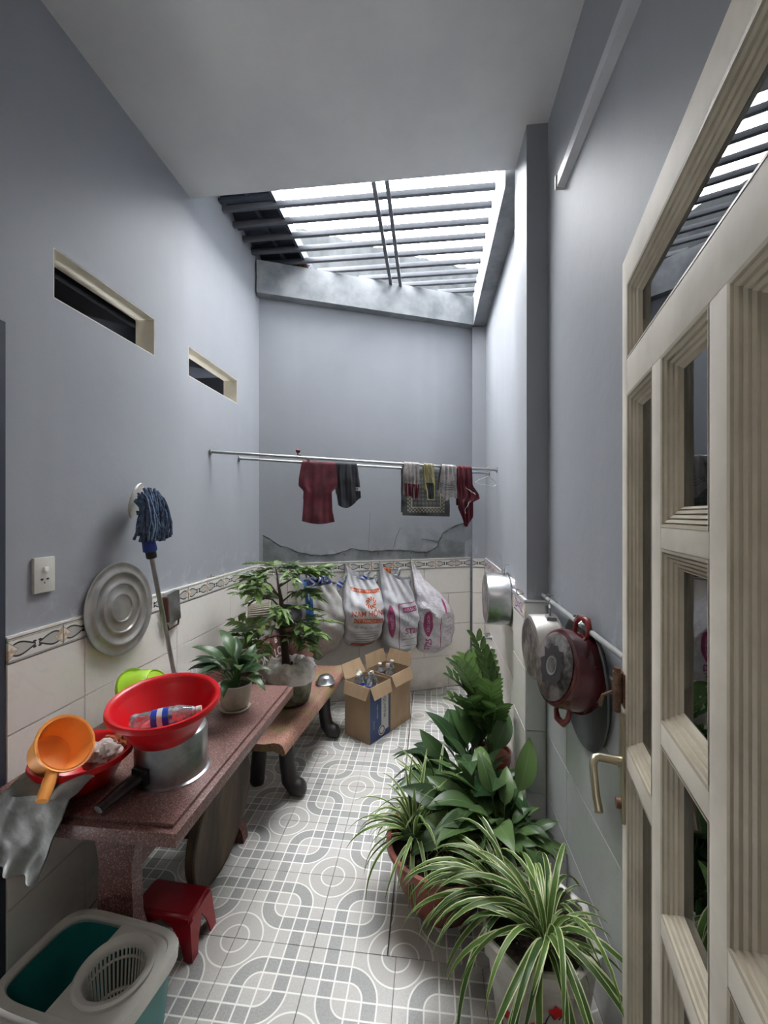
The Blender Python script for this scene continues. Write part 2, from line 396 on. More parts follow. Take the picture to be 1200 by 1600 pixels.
def leaf_mat(name, dark, light, rough=.32, stripe=None, vein=True):
    m, nt, b = new_mat(name); uvn = nt.nodes.new('ShaderNodeUVMap'); uvn.uv_map = 'uv'
    sep = nt.nodes.new('ShaderNodeSeparateXYZ'); nt.links.new(uvn.outputs[0], sep.inputs[0]); u = V(nt, sep.outputs[0]); v = V(nt, sep.outputs[1])
    d = (u-.5).abs()
    oi = nt.nodes.new('ShaderNodeObjectInfo'); rnd = V(nt, oi.outputs['Random'])
    col = mixc(nt, rnd, dark, light)
    if vein:
        side = ((v*16+d*-9).fr()-.5).abs().lt(.07)
        col = mixc(nt, side*.25, col, light); col = mixc(nt, d.lt(.02)*.6, col, tuple(min(1, q*1.5) for q in light))
    if stripe:
        n = nz(nt, coord(nt, 'UV') if False else uvn.outputs[0], 14, 2, sc3=(3, .3, 1))*.10
        col = mixc(nt, (d+n).gt(.415), col, stripe); col = mixc(nt, (d+n*1.3).lt(.05)*.35, col, stripe)
    nt.links.new(col, b.inputs['Base Color']); b.inputs['Roughness'].default_value = rough
    b.inputs['Specular IOR Level'].default_value = .33
    # thin leaf lets some light through
    tl = nt.nodes.new('ShaderNodeBsdfTranslucent'); nt.links.new(col, tl.inputs[0])
    mx = nt.nodes.new('ShaderNodeMixShader'); mx.inputs[0].default_value = .22
    nt.links.new(b.outputs[0], mx.inputs[1]); nt.links.new(tl.outputs[0], mx.inputs[2]); nt.links.new(mx.outputs[0], nt.nodes['Material Output'].inputs[0])
    return m
M_lily = leaf_mat('peace_lily_leaf', srgb(42, 66, 38), srgb(92, 118, 68), .36)
M_lilyd = leaf_mat('dark_lily_leaf', srgb(34, 58, 36), srgb(72, 100, 58), .34)
M_spid = leaf_mat('striped_spider_leaf', srgb(54, 84, 40), srgb(96, 128, 60), .4, srgb(205, 212, 160), False)
M_zz = leaf_mat('zz_leaf', srgb(44, 70, 38), srgb(104, 134, 72), .28)
M_tree = leaf_mat('small_tree_leaf', srgb(54, 80, 44), srgb(112, 136, 74), .4)

# ------------------------------------------------------------------ room layout (metres)
XL, XR, XC, XRR = -1.36, .54, .445, .51
YC0, YC1, YCE = 1.99, 2.26, 2.24
ZC = 3.38
ta = (.9178, .397); na = (.397, -.9178)            # along / out of the slanted back wall
O = (-1.36, 3.2)
def bw(t, out, z): return (O[0]+ta[0]*t+na[0]*out, O[1]+ta[1]*t+na[1]*out, z)
MBW = Matrix(((ta[0], -na[0], 0, O[0]), (ta[1], -na[1], 0, O[1]), (0, 0, 1, 0), (0, 0, 0, 1)))  # local x along wall, -y out, z up
ROTB = atan2(ta[1], ta[0])

# floor
fl = MB().box((-2.0, -1.7, -.12), (.9, 4.6, -.008)).build('floor', M_grout, smooth=False, kind='structure')
def clip(poly, nx, ny, c):                         # keep nx*x+ny*y<=c
    out = []
    for i in range(len(poly)):
        p, q = poly[i], poly[(i+1) % len(poly)]
        dp = nx*p[0]+ny*p[1]-c; dq = nx*q[0]+ny*q[1]-c
        if dp <= 0: out.append(p)
        if (dp < 0 < dq) or (dq < 0 < dp):
            t = dp/(dp-dq); out.append((lerp(p[0], q[0], t), lerp(p[1], q[1], t)))
    return out
nbk = (-na[0], -na[1]); cbk = nbk[0]*O[0]+nbk[1]*O[1]
cache = {}
def floor_tile(x0, x1, y0, y1, g=.0012):
    p = [(x0+g, y0+g), (x1-g, y0+g), (x1-g, y1-g), (x0+g, y1-g)]
    p = clip(p, -1, 0, -(XL+.009)); p = clip(p, 1, 0, XR-.009); p = clip(p, nbk[0], nbk[1], cbk-.009)
    if len(p) < 3: return
    cx, cy = (x0+x1)/2, (y0+y1)/2
    loc = [(round(a-cx, 4), round(b-cy, 4)) for a, b in p]
    if max(q[0] for q in loc)-min(q[0] for q in loc) < .01 or max(q[1] for q in loc)-min(q[1] for q in loc) < .01: return
    k = tuple(loc)
    if k not in cache: cache[k] = MB().prism(loc, -.008, 0).mesh('tile', M_floor, False)
    inst('tile', cache[k], fl, (cx, cy, random.uniform(-.0006, 0)))
for j in range(-11, 8):
    y0 = 1.475+.3*j
    for i in range(-4, 4):
        x0 = -.42+.3*i; x1 = x0+.3
        if y0 >= 1.47:
            if x0 > -.5 and x1 < -.1: x1 = -.153
            if x0 > -.2: x0 += .03; x1 += .03
            if i == 1: x0 = -.149
        floor_tile(x0, x1, y0, y0+.3)

# wall tiles: M places local (x along, z up, -y out) on the wall
def wall_tiles(parent, M, x0, x1, joints, rows, m, g=.0012, th=.008, name='tile'):
    ang = M.to_euler()
    for r, (z0, z1) in enumerate(rows):
        js = [x0]+[q for q in joints[r % len(joints)] if x0+.01 < q < x1-.01]+[x1]
        for a, b in zip(js, js[1:]):
            k = ('w', round(b-a, 4), round(z1-z0, 4), m.name, th)
            if k not in cache:
                hw, hz = (b-a)/2-g, (z1-z0)/2-g; c = .0015
                cache[k] = MB().add([(-hw, 0, -hz), (hw, 0, -hz), (hw, 0, hz), (-hw, 0, hz), (-hw+c, -th, -hz+c), (hw-c, -th, -hz+c), (hw-c, -th, hz-c), (-hw+c, -th, hz-c)],
                    [(4, 5, 6, 7), (0, 1, 5, 4), (1, 2, 6, 5), (2, 3, 7, 6), (3, 0, 4, 7)]).mesh(name, m, False)
            o = inst(name, cache[k], parent, M @ Vector(((a+b)/2, 0, (z0+z1)/2)), ang)
ROWS = [(0, .29), (.29, .575), (.575, .857), (.857, 1.088)]
def rng(a, step, n): return [a+step*i for i in range(n)]
def dado(parent, M, x0, x1, j1, j2, m=None, border=None, b0=0, cap=True):
    wall_tiles(parent, M, x0, x1, [j1, j2], ROWS, m or M_wt)
    if border: wall_tiles(parent, M, x0, x1, [rng(b0, .2, 40)], [(1.09, 1.168)], border, th=.011, name='border_tile')

# left wall with its two slots and a doorway near the camera
W = MB()
slots = [(1.37, 1.93, 2.36, 2.545), (2.22, 2.82, 2.36, 2.53)]
ys = [1.185, 1.37, 1.93, 2.22, 2.82, 3.3]
W.box((XL-.1, -1.6, 2.18), (XL, 1.185, ZC+.4)).box((XL-.1, -1.6, 0), (XL, .3, 2.18))
for a, b in zip(ys, ys[1:]):
    s = [q for q in slots if q[0] == a]
    if s: W.box((XL-.1, a, 0), (XL, b, s[0][2])).box((XL-.1, a, s[0][3]), (XL, b, 3.72))
    else: W.box((XL-.1, a, 0), (XL, b, 3.72))
wl = W.build('wall_left', M_wall, smooth=False, kind='structure')
for (a, b, z0, z1) in slots:
    q = MB(); e = .004
    q.box((XL-.1, a, z1-e), (XL-.001, b, z1)).box((XL-.1, a, z0), (XL-.001, b, z0+e)).box((XL-.1, b-e, z0+e), (XL-.001, b, z1-e)).box((XL-.1, a, z0+e), (XL-.001, a+e, z1-e))
    q.build('slot_reveal', M_reveal, wl, False)
ML = Matrix(((0, -1, 0, XL), (1, 0, 0, 0), (0, 0, 1, 0), (0, 0, 0, 1)))   # x local -> +Y ; out(-y local) -> +X
dado(wl, ML, 1.195, 3.20, rng(.9, .6, 6), rng(.9, .6, 6), border=M_bord, b0=1.0)
MB().box((XL, 1.195, 1.170), (XL+.010, 3.2, 1.178)).build('capping_strip', M_wt, wl, False)
# dark room beyond the slots
sw = MB().box((-2.3, -.2, 0), (-2.25, 3.6, 3.7)).box((-2.3, -.25, 3.0), (XL-.1, 3.6, 3.05)).box((-2.3, 3.6, 0), (XL-.1, 3.65, 3.7)).box((-2.3, -.3, 0), (XL-.1, -.25, 3.7))
sw.build('wall_stairwell', M_dark, smooth=False, kind='structure')
MB().add([(-2.2, .9, 2.1), (-1.5, .9, 2.1), (-1.5, 3.3, 2.72), (-2.2, 3.3, 2.72), (-2.2, .9, 2.25), (-1.5, .9, 2.25), (-1.5, 3.3, 2.87), (-2.2, 3.3, 2.87)],
    [(0, 3, 2, 1), (4, 5, 6, 7), (0, 1, 5, 4), (1, 2, 6, 5), (2, 3, 7, 6), (3, 0, 4, 7)]).build('trim_3', M_navy, smooth=False, kind='structure')
MB().box((XL-.06, 1.15, 0), (XL+.006, 1.193, 2.19)).box((XL-.06, .3, 2.15), (XL+.006, 1.15, 2.19)).build('trim_1', M_navy, smooth=False, kind='structure')

# back wall (slanted in plan) with beam
wbk = MB().box((-.05, 0, 0), (2.0, .12, 3.33), M=MBW).build('wall_back', M_wallb, smooth=False, kind='structure')
dado(wbk, MBW, 0.004, 1.885, [1.66-.6*3, 1.66-.6*2, 1.66-.6, 1.66], [1.42-1.2, 1.42-.6, 1.42], border=M_bord, b0=-.07)
MB().box((.004, -.012, 1.17), (1.885, 0, 1.178), M=MBW).build('capping_strip', M_wt, wbk, False)
bb = MB().box((-.02, -.085, 3.31), (2.04, .12, 3.565), M=MBW).build('beam', M_beam, wbk, smooth=False)
# cement patch under the long crack
def crack_pts():
    # (t along wall, z) of the crack
    return [(.03, 1.41), (.17, 1.32), (.33, 1.255), (.49, 1.225), (.65, 1.25), (.77, 1.285), (.93, 1.252), (1.10, 1.262), (1.28, 1.252), (1.45, 1.232), (1.55, 1.285), (1.60, 1.40), (1.70, 1.455), (1.83, 1.50)]
cp = crack_pts(); cpf = []
for (a, b) in zip(cp, cp[1:]):
    for k in range(4):
        t = k/4; cpf.append((lerp(a[0], b[0], t)+random.uniform(-.006, .006), lerp(a[1], b[1], t)+random.uniform(-.006, .006)))
cpf.append(cp[-1])
pl = MB()
vs = []; fs = []
for i, (a, z) in enumerate(cpf): vs += [(a, -.003, 1.178), (a, -.003, z), (a, .0, z), ]
for i in range(len(cpf)-1): fs += [(3*i, 3*i+3, 3*i+4, 3*i+1), (3*i+1, 3*i+4, 3*i+5, 3*i+2)]
pl.add(vs, fs, 0, MBW).build('cement_patch', M_plaster, wbk, False)
ck = MB(); ck.tube([(a, -.0035, z+.002) for a, z in cpf], [.0028*(1+.5*sin(i*2.1)) for i in range(len(cpf))], 5, 0, MBW)
ck.tube([(.90, -.002, 1.26), (.91, -.002, 1.36), (.92, -.001, 1.6)], .0008, 4, 0, MBW)
ck.tube([(1.13, -.002, 1.27), (1.16, -.002, 1.38), (1.20, -.001, 1.46)], .0014, 4, 0, MBW)
ck.tube([(1.56, -.002, 1.33), (1.48, -.002, 1.345), (1.40, -.002, 1.355)], .0016, 4, 0, MBW)
ck.tube([(1.42, -.004, 1.25), (1.44, -.004, 1.19)], .0014, 4, 0, MBW); ck.tube([(.92, -.004, 1.25), (.93, -.004, 1.18)], .0012, 4, 0, MBW)
ck.build('crack', M_dark, wbk, False)

# right: recessed wall, pilaster, column, main wall
wr = MB().box((XRR, YC1, 0), (XRR+.14, 4.3, 3.75)).build('wall_right', M_wall, smooth=False, kind='structure')
MR = Matrix(((0, 1, 0, XRR), (-1, 0, 0, 0), (0, 0, 1, 0), (0, 0, 0, 1)))  # local x -> -Y, out -> -X
dado(wr, MR, -3.90, -YC1, rng(-3.6, .6, 5), rng(-3.9, .6, 5), border=M_bordp, b0=-3.9)
MB().box((XRR-.010, YC1, 1.170), (XRR, 3.90, 1.178)).build('capping_strip', M_wt, wr, False)
MB().box((XRR-.115, YC1, 3.31), (XRR, 3.95, 3.60)).build('beam', M_beam, wr, smooth=False)
pil = MB().box((.388, 3.91, 0), (XRR, 4.2, 3.31)).build('trim_2', M_wall, smooth=False, kind='structure')
MPI = Matrix(((1, 0, 0, 0), (0, 1, 0, 3.91), (0, 0, 1, 0), (0, 0, 0, 1)))
dado(pil, MPI, .389, XRR-.01, [[]], [[]], border=M_bord, b0=.35) if False else wall_tiles(pil, MPI, .389, XRR-.01, [[]], ROWS, M_wt)
wall_tiles(pil, MPI, .389, XRR-.01, [[]], [(1.09, 1.168)], M_bord, th=.011, name='border_tile')
colm = MB().box((XC, YC0, 0), (XR, YC1, ZC)).build('wall_column', M_wall, smooth=False, kind='structure')
MCF = Matrix(((1, 0, 0, 0), (0, 1, 0, YC0), (0, 0, 1, 0), (0, 0, 0, 1)))
MCS = Matrix(((0, 1, 0, XC), (-1, 0, 0, 0), (0, 0, 1, 0), (0, 0, 0, 1)))
wall_tiles(colm, MCF, XC-.008, XR-.009, [[]], ROWS, M_wt2); wall_tiles(colm, MCF, XC-.008, XR-.009, [[]], [(1.09, 1.168)], M_wt2)
wall_tiles(colm, MCS, -YC1, -YC0+.008, [[]], ROWS, M_wt); wall_tiles(colm, MCS, -YC1, -YC0+.008, [[]], [(1.09, 1.168)], M_bordp, th=.010, name='border_tile')
MB().box((XC-.014, YC0-.014, 1.17), (XR, YC1, 1.180)).build('capping_strip', M_wt2, colm, False)
wm = MB().box((XR, -1.6, 0), (XR+.14, YC1, ZC+.05)).build('wall_right_near', M_wall, smooth=False, kind='structure')
MM = Matrix(((0, 1, 0, XR), (-1, 0, 0, 0), (0, 0, 1, 0), (0, 0, 0, 1)))
wall_tiles(wm, MM, -YC0+.01, 1.5, [[-1.7, -1.2, -.7, -.2]], ROWS, M_wt2)

# ceiling with the stairwell opening beyond
MB().box((XL-.1, -1.6, ZC), (XR+.14, YCE, ZC+.16)).build('ceiling', M_ceil, smooth=False, kind='structure')
MB().box((XL-.1, -1.7, 0), (XR+.14, -1.6, ZC+.1)).build('wall_front', M_wall, smooth=False, kind='structure')
MB().box((XR-.25, -.02, 0), (XR, .19, ZC)).build('trim_4', M_cream, smooth=False, kind='structure')

MB().box((.80, 0, 2.5), (.95, 5, 4.95)).build('wall_light_block_side', M_lblock, smooth=False, kind='structure')  # unseen wall added to cut sky light on the upper left wall
# unseen wall added above the slab, keeps low sky off the back wall
MB().box((XL-.1, 2.05, ZC+.16), (XR+.14, 2.20, ZC+3.6)).build('wall_light_block_upper', M_lblock, smooth=False, kind='structure')
# grille over the light well
g = empty('security_grille', 'grey steel bar grille over the open light well', 'grille', (0, 0, 3.57))
for k, y in enumerate([2.61, 2.76, 2.91, 3.06, 3.21, 3.36, 3.50, 3.64, 3.79]):
    # each bar runs from the left wall to the right beam, stopping on the slanted back beam
    x0 = max(XL, O[0]+(y-3.12)/.4325-.12) if y > 3.1 else XL
    MB().cbox((x0, -.014, 0), (.41, .014, .034), .003).build('bar', M_bar, g, loc=(0, y, 0))
for x, yb in ((-.335, 3.62), (-.255, 3.66)):
    MB().cbox((-.013, 2.25, -.026), (.013, yb, 0), .003).build('long_bar', M_bar, g, loc=(x, 0, 0))
# dark sheet roof on the left of the well
r_ = empty('sheet_roof', 'dark blue-grey corrugated sheet roof over the left end of the light well', 'roof', (XL, 2.25, 3.62))
def corr(u, v):
    return (u*.37, v*1.4, .03+.012*sin(v*2*pi*15))
MB().grid(corr, 4, 110).grid(lambda u, v: tuple(Vector(corr(u, v))+Vector((0, 0, .003))), 4, 110).build('sheet', M_navy, r_)
MB().box((.355, -.02, -.03), (.375, 1.4, .06)).build('edge_rail', M_navy, r_)
MB().box((.19, -.02, -.012), (.215, 1.4, .012)).build('purlin', M_navy, r_)
for y in (.06, .30, .55, .8, 1.05): MB().box((0, y, -.02), (.36, y+.035, -.001)).build('batten', M_navy, r_)
# dry nest on the beam
nb = MB()
for k in range(160):
    p = Vector((random.gauss(0, .022), random.gauss(0, .02), abs(random.gauss(0, .028)))); d = Vector((random.uniform(-1, 1), random.uniform(-1, 1), random.uniform(-1, 1))).normalized()
    e = d.cross(Vector((0, 0, 1))).normalized()*.004
    nb.add([p-d*.015-e, p-d*.015+e, p+d*.015+e, p+d*.015-e], [(0, 1, 2, 3)])
nb.build('dry_leaf_nest', M_leafdry, loc=bw(.335, .05, 3.567), label='clump of dry brown leaves caught on the back beam beside the dark sheet roof', cat='debris', kind='stuff')
# neighbour's sloping wall beyond the beam
MB().grid(lambda u, v: tuple(MBW @ Vector((lerp(-.6, 3.2, u), .30+.012*sin(u*2*pi*26), lerp(3.2, lerp(4.17, 4.02, u), v)))), 208, 2).add([MBW @ Vector(q) for q in ((-.6, .33, 3.2), (3.2, .33, 3.2), (3.2, .33, 4.02), (-.6, .33, 4.17))], [(0, 1, 2, 3)]).build('wall_neighbour', M_nroof, kind='structure')

# ------------------------------------------------------------------ glazed door leaf
dd = Vector((.202, .979, 0)).normalized()
DROT = atan2(-dd.y, -dd.x)
door = empty('door_1', None, None, (.469, 1.086, 0), (0, 0, DROT)); door['kind'] = 'structure'
# local x = distance t from free edge towards the hinge; which local y side faces the camera (world -X)?
fy = 1 if (Matrix.Rotation(DROT, 3, 'Z') @ Vector((0, 1, 0))).x < 0 else -1
TE = .92; T0 = .022; ZB = .02; ZT = 2.177
def dbox(x0, x1, z0, z1, y0=-.002, y1=.036): return MB().cbox((x0, min(-fy*y0, -fy*y1), z0), (x1, max(-fy*y0, -fy*y1), z1), .002)
members = [('stile', T0, .066, ZB, ZT), ('stile', TE-.08, TE, ZB, ZT), ('rail', .066, TE-.08, 2.105, ZT), ('rail', .066, TE-.08, 1.85, 1.932), ('rail', .066, TE-.08, ZB, .16),
    ('stile', .256, .309, .16, 1.85), ('stile', .505, .556, .16, 1.85), ('rail', .309, .505, 1.511, 1.549), ('rail', .309, .505, 1.165, 1.205), ('rail', .309, .505, .828, .866),
    ('rail', .066, .256, .985, 1.03), ('rail', .556, TE-.08, 1.005, 1.05)]
for n, a, b, c, d in members: dbox(a, b, c, d).build(n, M_cream, door)
panes = [(.066, TE-.08, 1.932, 2.105), (.066, .256, 1.03, 1.85), (.066, .256, .16, .985), (.309, .505, 1.549, 1.85), (.309, .505, 1.205, 1.511), (.309, .505, .866, 1.165), (.309, .505, .16, .828), (.556, TE-.08, 1.05, 1.85), (.556, TE-.08, .16, 1.005)]
for a, b, c, d in panes:
    prof = [(0, .0025), (.007, .0015), (.009, -.006), (.011, -.001), (.017, -.004), (.019, -.012), (.021, -.007), (.027, -.010), (.029, -.017), (.031, -.012), (.037, -.015), (.039, -.021), (.041, -.017), (.046, -.022)]; prof = [(o*.76, h) for o, h in prof]
    m = MB(); vs = []; fs = []; K = len(prof)
    for (o, h) in prof:
        for (x, z) in ((a+o, c+o), (b-o, c+o), (b-o, d-o), (a+o, d-o)): vs.append((x, fy*h, z))
    for k in range(K-1):
        for q in range(4): fs.append((4*k+q, 4*k+(q+1) % 4, 4*k+4+(q+1) % 4, 4*k+4+q))
    m.add(vs, fs).build('moulding', M_mould, door, False)
    MB().box((a+.02, min(-fy*.022, -fy*.026), c+.02), (b-.02, max(-fy*.022, -fy*.026), d-.02)).build('pane', M_glass, door, False)
# handle on a long plate
hp = MB().cbox((.026, min(fy*.002, fy*.010), .845), (.060, max(fy*.002, fy*.010), 1.10), .003).build('lock_plate', M_handle, door)
hh = MB(); hh.tube([(.044, fy*.008, .985), (.044, fy*.055, .987), (.047, fy*.066, .985), (.060, fy*.072, .975), (.10, fy*.072, .93), (.125, fy*.070, .905)], [.011, .010, .010, .009, .009, .010], 10)
hh.build('door_handle', M_handle, hp)
MB().tube([(.044, fy*.006, .885), (.044, fy*.02, .885)], .012, 14).build('keyhole_barrel', M_rust, hp)
lb = MB().cbox((.020, min(fy*.002, fy*.006), 1.115), (.056, max(fy*.002, fy*.006), 1.195), .002).tube([(.038, fy*.014, 1.125), (.038, fy*.014, 1.165)], .012, 10).tube([(.038, fy*.014, 1.17), (.038, fy*.014, 1.195)], .012, 10)
lb.build('bolt_keeper', M_rust, door)
MB().tube([(.038, fy*.016, 1.10), (.038, fy*.016, 1.205)], .008, 10).tube([(.036, fy*.018, 1.15), (.026, fy*.045, 1.13), (.018, fy*.05, 1.10)], .004, 8).build('barrel_bolt', M_rust, door)

# fluorescent batten, rail, switch
t = empty('tube_light_batten', 'long pale grey unlit fluorescent batten high on the right wall', 'lamp', (XR, .55, 2.92))
MB().add([(0, 0, -.03), (0, 1.2, -.03), (-.03, 1.2, -.022), (-.03, 0, -.022), (0, 0, .03), (0, 1.2, .03), (-.03, 1.2, .022), (-.03, 0, .022)],
    [(0, 1, 2, 3), (4, 7, 6, 5), (3, 2, 6, 7), (1, 5, 6, 2), (0, 3, 7, 4), (0, 4, 5, 1)]).build('housing', M_tube, t, False)
MB().cbox((-.036, 1.2, -.028), (0, 1.212, .028), .003).cbox((-.036, -.012, -.028), (0, 0, .028), .003).build('end_cap', M_white, t)
sp = empty('wall_switch_socket', 'white switch and socket plate on the left wall above the patterned border', 'switch', (XL, 1.325, 1.36))
MB().cbox((0, -.040, -.062), (.012, .040, .062), .003).build('plate', M_white, sp)
MB().cbox((.012, -.008, .010), (.017, .010, .028), .0015).build('rocker', mat('bright_white_plastic', srgb(235, 235, 232), .3), sp)
MB().box((.0122, -.016, -.018), (.0128, -.007, -.012)).box((.0122, .006, -.018), (.0128, .015, -.012)).box((.0122, -.003, -.03), (.0128, -.0, -.024)).build('socket_slot', M_blk, sp)


# ------------------------------------------------------------------ terrazzo table and bench
t = empty('terrazzo_table', 'reddish brown terrazzo table with a stepped edge along the left wall', 'table', (0, 0, 0))
TZ = .72
MB().cbox((-1.335, 1.055, TZ-.052), (-.682, 2.03, TZ-.012), .004).build('table_top', M_terr, t)
MB().cbox((-1.335, 1.075, TZ-.012), (-.703, 2.01, TZ), .003).build('raised_slab', M_terr, t)
def pedestal(y, nm='pedestal'):
    tab = [(0, .155), (.05, .150), (.12, .10), (.22, .065), (.40, .058), (.5, .075), (.58, .115), (.667, .160)]
    zs = [i*.667/24 for i in range(25)]
    L = [(-1.04-interp(tab, z), z) for z in zs]; R = [(-1.04+interp(tab, z), z) for z in zs]
    vs = []; fs = []
    for yy in (y, y+.05):
        for i in range(25): vs += [(L[i][0], yy, zs[i]), (R[i][0], yy, zs[i])]
    for i in range(24):
        a = 2*i; fs += [(a, a+1, a+3, a+2), (50+a, 50+a+2, 50+a+3, 50+a+1), (a, a+2, 50+a+2, 50+a), (a+1, 50+a+1, 50+a+3, a+3)]
    fs += [(0, 50, 51, 1), (48, 49, 99, 98)]
    return MB().add(vs, fs).build(nm, M_terrd, t, 25)
pedestal(1.275); pedestal(1.90)
MB().cbox((-1.06, 1.32, .36), (-.99, 1.90, .43), .006).build('stretcher', M_terrd, t)

bn = empty('terrazzo_bench', 'mossy reddish terrazzo bench with curved legs and a lettered backrest behind the table', 'bench', (-.737, 2.02, 0), (0, 0, radians(-5.2)))
BZ = .42; BL = 1.12
def seat(u, v):   # cross-section (x from front 0 to back -.36), rounded drop at the front
    a = u
    pr = [(-.36, .0), (-.30, -.004), (-.2, -.014), (-.1, -.012), (-.05, 0), (-.02, .0), (0.0, -.012), (.012, -.034), (.014, -.055), (.002, -.062), (-.02, -.05), (-.05, -.042), (-.1, -.05), (-.2, -.055), (-.3, -.052), (-.36, -.05)]
    i = min(int(a*15), 14); f = a*15-i
    x = lerp(pr[i][0], pr[i+1][0], f); z = lerp(pr[i][1], pr[i+1][1], f)
    return (x, v*BL, BZ+z)
sm_ = MB().grid(seat, 45, 24); n0 = len(sm_.v); sm_.add([sm_.v[i] for i in range(46)], [list(range(46))]); sm_.add([sm_.v[24*46+i] for i in range(46)], [list(range(45, -1, -1))])
sm_.build('seat', M_terrm, bn, 40)
for y in (.24, .86):
    # sculpted leg with a forward toe
    pts = [((-.10, y, BZ-.05), .05), ((-.09, y, .30), .045), ((-.085, y, .18), .042), ((-.07, y, .09), .046), ((-.035, y, .052), .05), ((-.0, y, .050), .046), ((.02, y, .055), .028)]
    m = MB().tube([p for p, r in pts], [r for p, r in pts], 12); m.tube([(-.24, y, BZ-.05), (-.25, y, .25), (-.27, y, .06), (-.29, y, .045)], [.045, .04, .045, .03], 12)
    m.box((-.28, y-.035, BZ-.10), (-.06, y+.035, BZ-.045)).build('leg', M_black, bn, 60)
# backrest, leaning
MBR = T((-.345, 0, BZ-.03), (0, radians(-14), 0))
MB().cbox((-.045, .0, 0), (0, BL, .36), .008, 0, MBR).build('backrest', M_terrd, bn)
for y in (.2, .9): MB().box((-.04, y, -.40), (-.005, y+.07, .02), 0, MBR @ T((0, 0, 0), (0, radians(14), 0))).build('back_support', M_black, bn)

def text_mesh(body, size, extrude=0, align='CENTER', shear=0, offset=0):
    cu = bpy.data.curves.new('txt', 'FONT'); cu.body = body; cu.size = size; cu.align_x = align; cu.extrude = extrude; cu.shear = shear; cu.offset = offset
    cu.resolution_u = 3
    o = bpy.data.objects.new('txt', cu); COL.objects.link(o); bpy.context.view_layer.update()
    me = bpy.data.meshes.new_from_object(o)
    v = [tuple(q.co) for q in me.vertices]; f = [list(p.vertices) for p in me.polygons]
    bpy.data.objects.remove(o); bpy.data.curves.remove(cu); bpy.data.meshes.remove(me)
    return v, f
def text_part(name, body, size, m, parent, M, extrude=.0006, sx=1, **k):
    v, f = text_mesh(body, size, extrude, **k)
    return MB().add([(a*sx, b, c) for a, b, c in v], f, 0, M).build(name, m, parent, False)
# local text plane: x -> bench +Y, y -> up the backrest, z -> +X
MTX = MBR @ Matrix(((0, 0, 1, .0012), (1, 0, 0, 0), (0, 1, 0, 0), (0, 0, 0, 1)))
text_part('lettering', 'CÔNG LOAN', .082, M_wprint, bn, MTX @ T((.70, .20, 0)), sx=1.05, offset=.001)
text_part('lettering', 'B', .06, M_wprint, bn, MTX @ T((.78, .29, 0)), sx=1.1)
text_part('lettering', 'ĐT: 0650. 3758 05', .06, M_wprint, bn, MTX @ T((.56, .105, 0)), sx=1.0)

# round wooden disc under the table
d = empty('round_wooden_disc', 'round weathered wooden board standing on edge under the terrazzo table', 'board', (-.935, 1.745, .003), (0, radians(5), 0))
MB().lathe([(0, -.02), (.245, -.02), (.25, -.014), (.25, .014), (.245, .02), (0, .02)], 56, 0, T((0, 0, .25), (0, pi/2, 0))).build('board', M_woodd, d, 30)

# ------------------------------------------------------------------ things on the table
def pot_mesh(R, H, th=.004, lip=0, flare=0, seg=40):
    return [(0, 0), (R-.008, 0), (R, .008), (R+flare*.5, H*.5), (R+flare, H-.002), (R+flare+lip, H-.002), (R+flare+lip, H+.002), (R+flare-th, H), (R-th, .010), (0, .008)]
sp_ = empty('saucepan', 'worn aluminium saucepan turned upside down under the red basin', 'saucepan', (-.855, 1.30, TZ), (0, 0, radians(-105)))
MB().lathe([(0, .150), (.095, .150), (.106, .143), (.110, .13), (.110, .008), (.118, .004), (.118, 0), (.104, 0), (.104, .13), (0, .143)], 48).build('pan', M_alu, sp_, 30)
pts = [(.112, 0, .045), (.14, 0, .048), (.20, 0, .038), (.245, 0, .030)]
MB().tube(pts, [.014, .016, .014, .011], 10, 0, T((0, 0, 0), (0, 0, 0), (1, 1.5, 1))).build('handle', M_blk, sp_)
MB().cbox((.104, -.028, .022), (.126, .028, .072), .005).build('handle_bracket', M_blk, sp_)

def basin(name, label, R, H, m, loc, rot, base=.62, group=None):
    e = empty(name, label, 'basin', loc, rot, group)
    MB().lathe([(0, 0), (R*base-.01, 0), (R*base, .004), (R*.80, H*.5), (R*.93, H-.006), (R*.965, H), (R*1.03, H+.002), (R*1.045, H-.004), (R*1.05, H-.014), (R*1.035, H-.013), (R*1.02, H-.006), (R*.97, H-.005), (R*.92, H-.012), (R*.785, H*.5), (R*base-.01, .010), (0, .008)][0:], 64).build('bowl', m, e, 50)
    return e
bs = basin('red_basin', 'large bright red plastic basin tilted on the upturned saucepan', .157, .115, M_red, (-.845, 1.255, TZ+.152), (radians(7), radians(3), 0))
r2 = basin('red_bowl', 'red plastic basin behind the saucepan holding white foam under the orange dipper', .132, .10, M_red, (-1.088, 1.20, TZ+.004), (radians(0), radians(0), 0))
# torn foam / white bag inside the second basin
def lump(rx, ry, rz, amp, f, seed, nu=28, nv=16, flat=.0):
    m = MB(); 
    def P(u, v):
        a = u*2*pi; b = (v-.5)*pi; n = Vector((cos(a)*cos(b), sin(a)*cos(b), sin(b)))
        k = 1+amp*noise.noise(n*f+Vector((seed, 0, 0)))+amp*.5*noise.noise(n*f*2.3+Vector((0, seed, 0)))
        return (n.x*rx*k, n.y*ry*k, max(n.z*rz*k, -rz*(1-flat)))
    return m.grid(P, nu, nv, wrap=True)
lump(.056, .05, .042, .35, 3, 2).build('crumpled_white_bag', M_clothw, loc=(-1.045, 1.225, TZ+.080), label='crumpled white plastic bag lying in the red basin beside the orange dipper', cat='bag')
lump(.04, .03, .025, .5, 3, 7).build('brown_cloth', mat('brown_cloth', srgb(150, 74, 38), .8), loc=(-1.045, 1.28, TZ+.090), label='small brown rag tucked behind the white bag in the red basin', cat='rag')
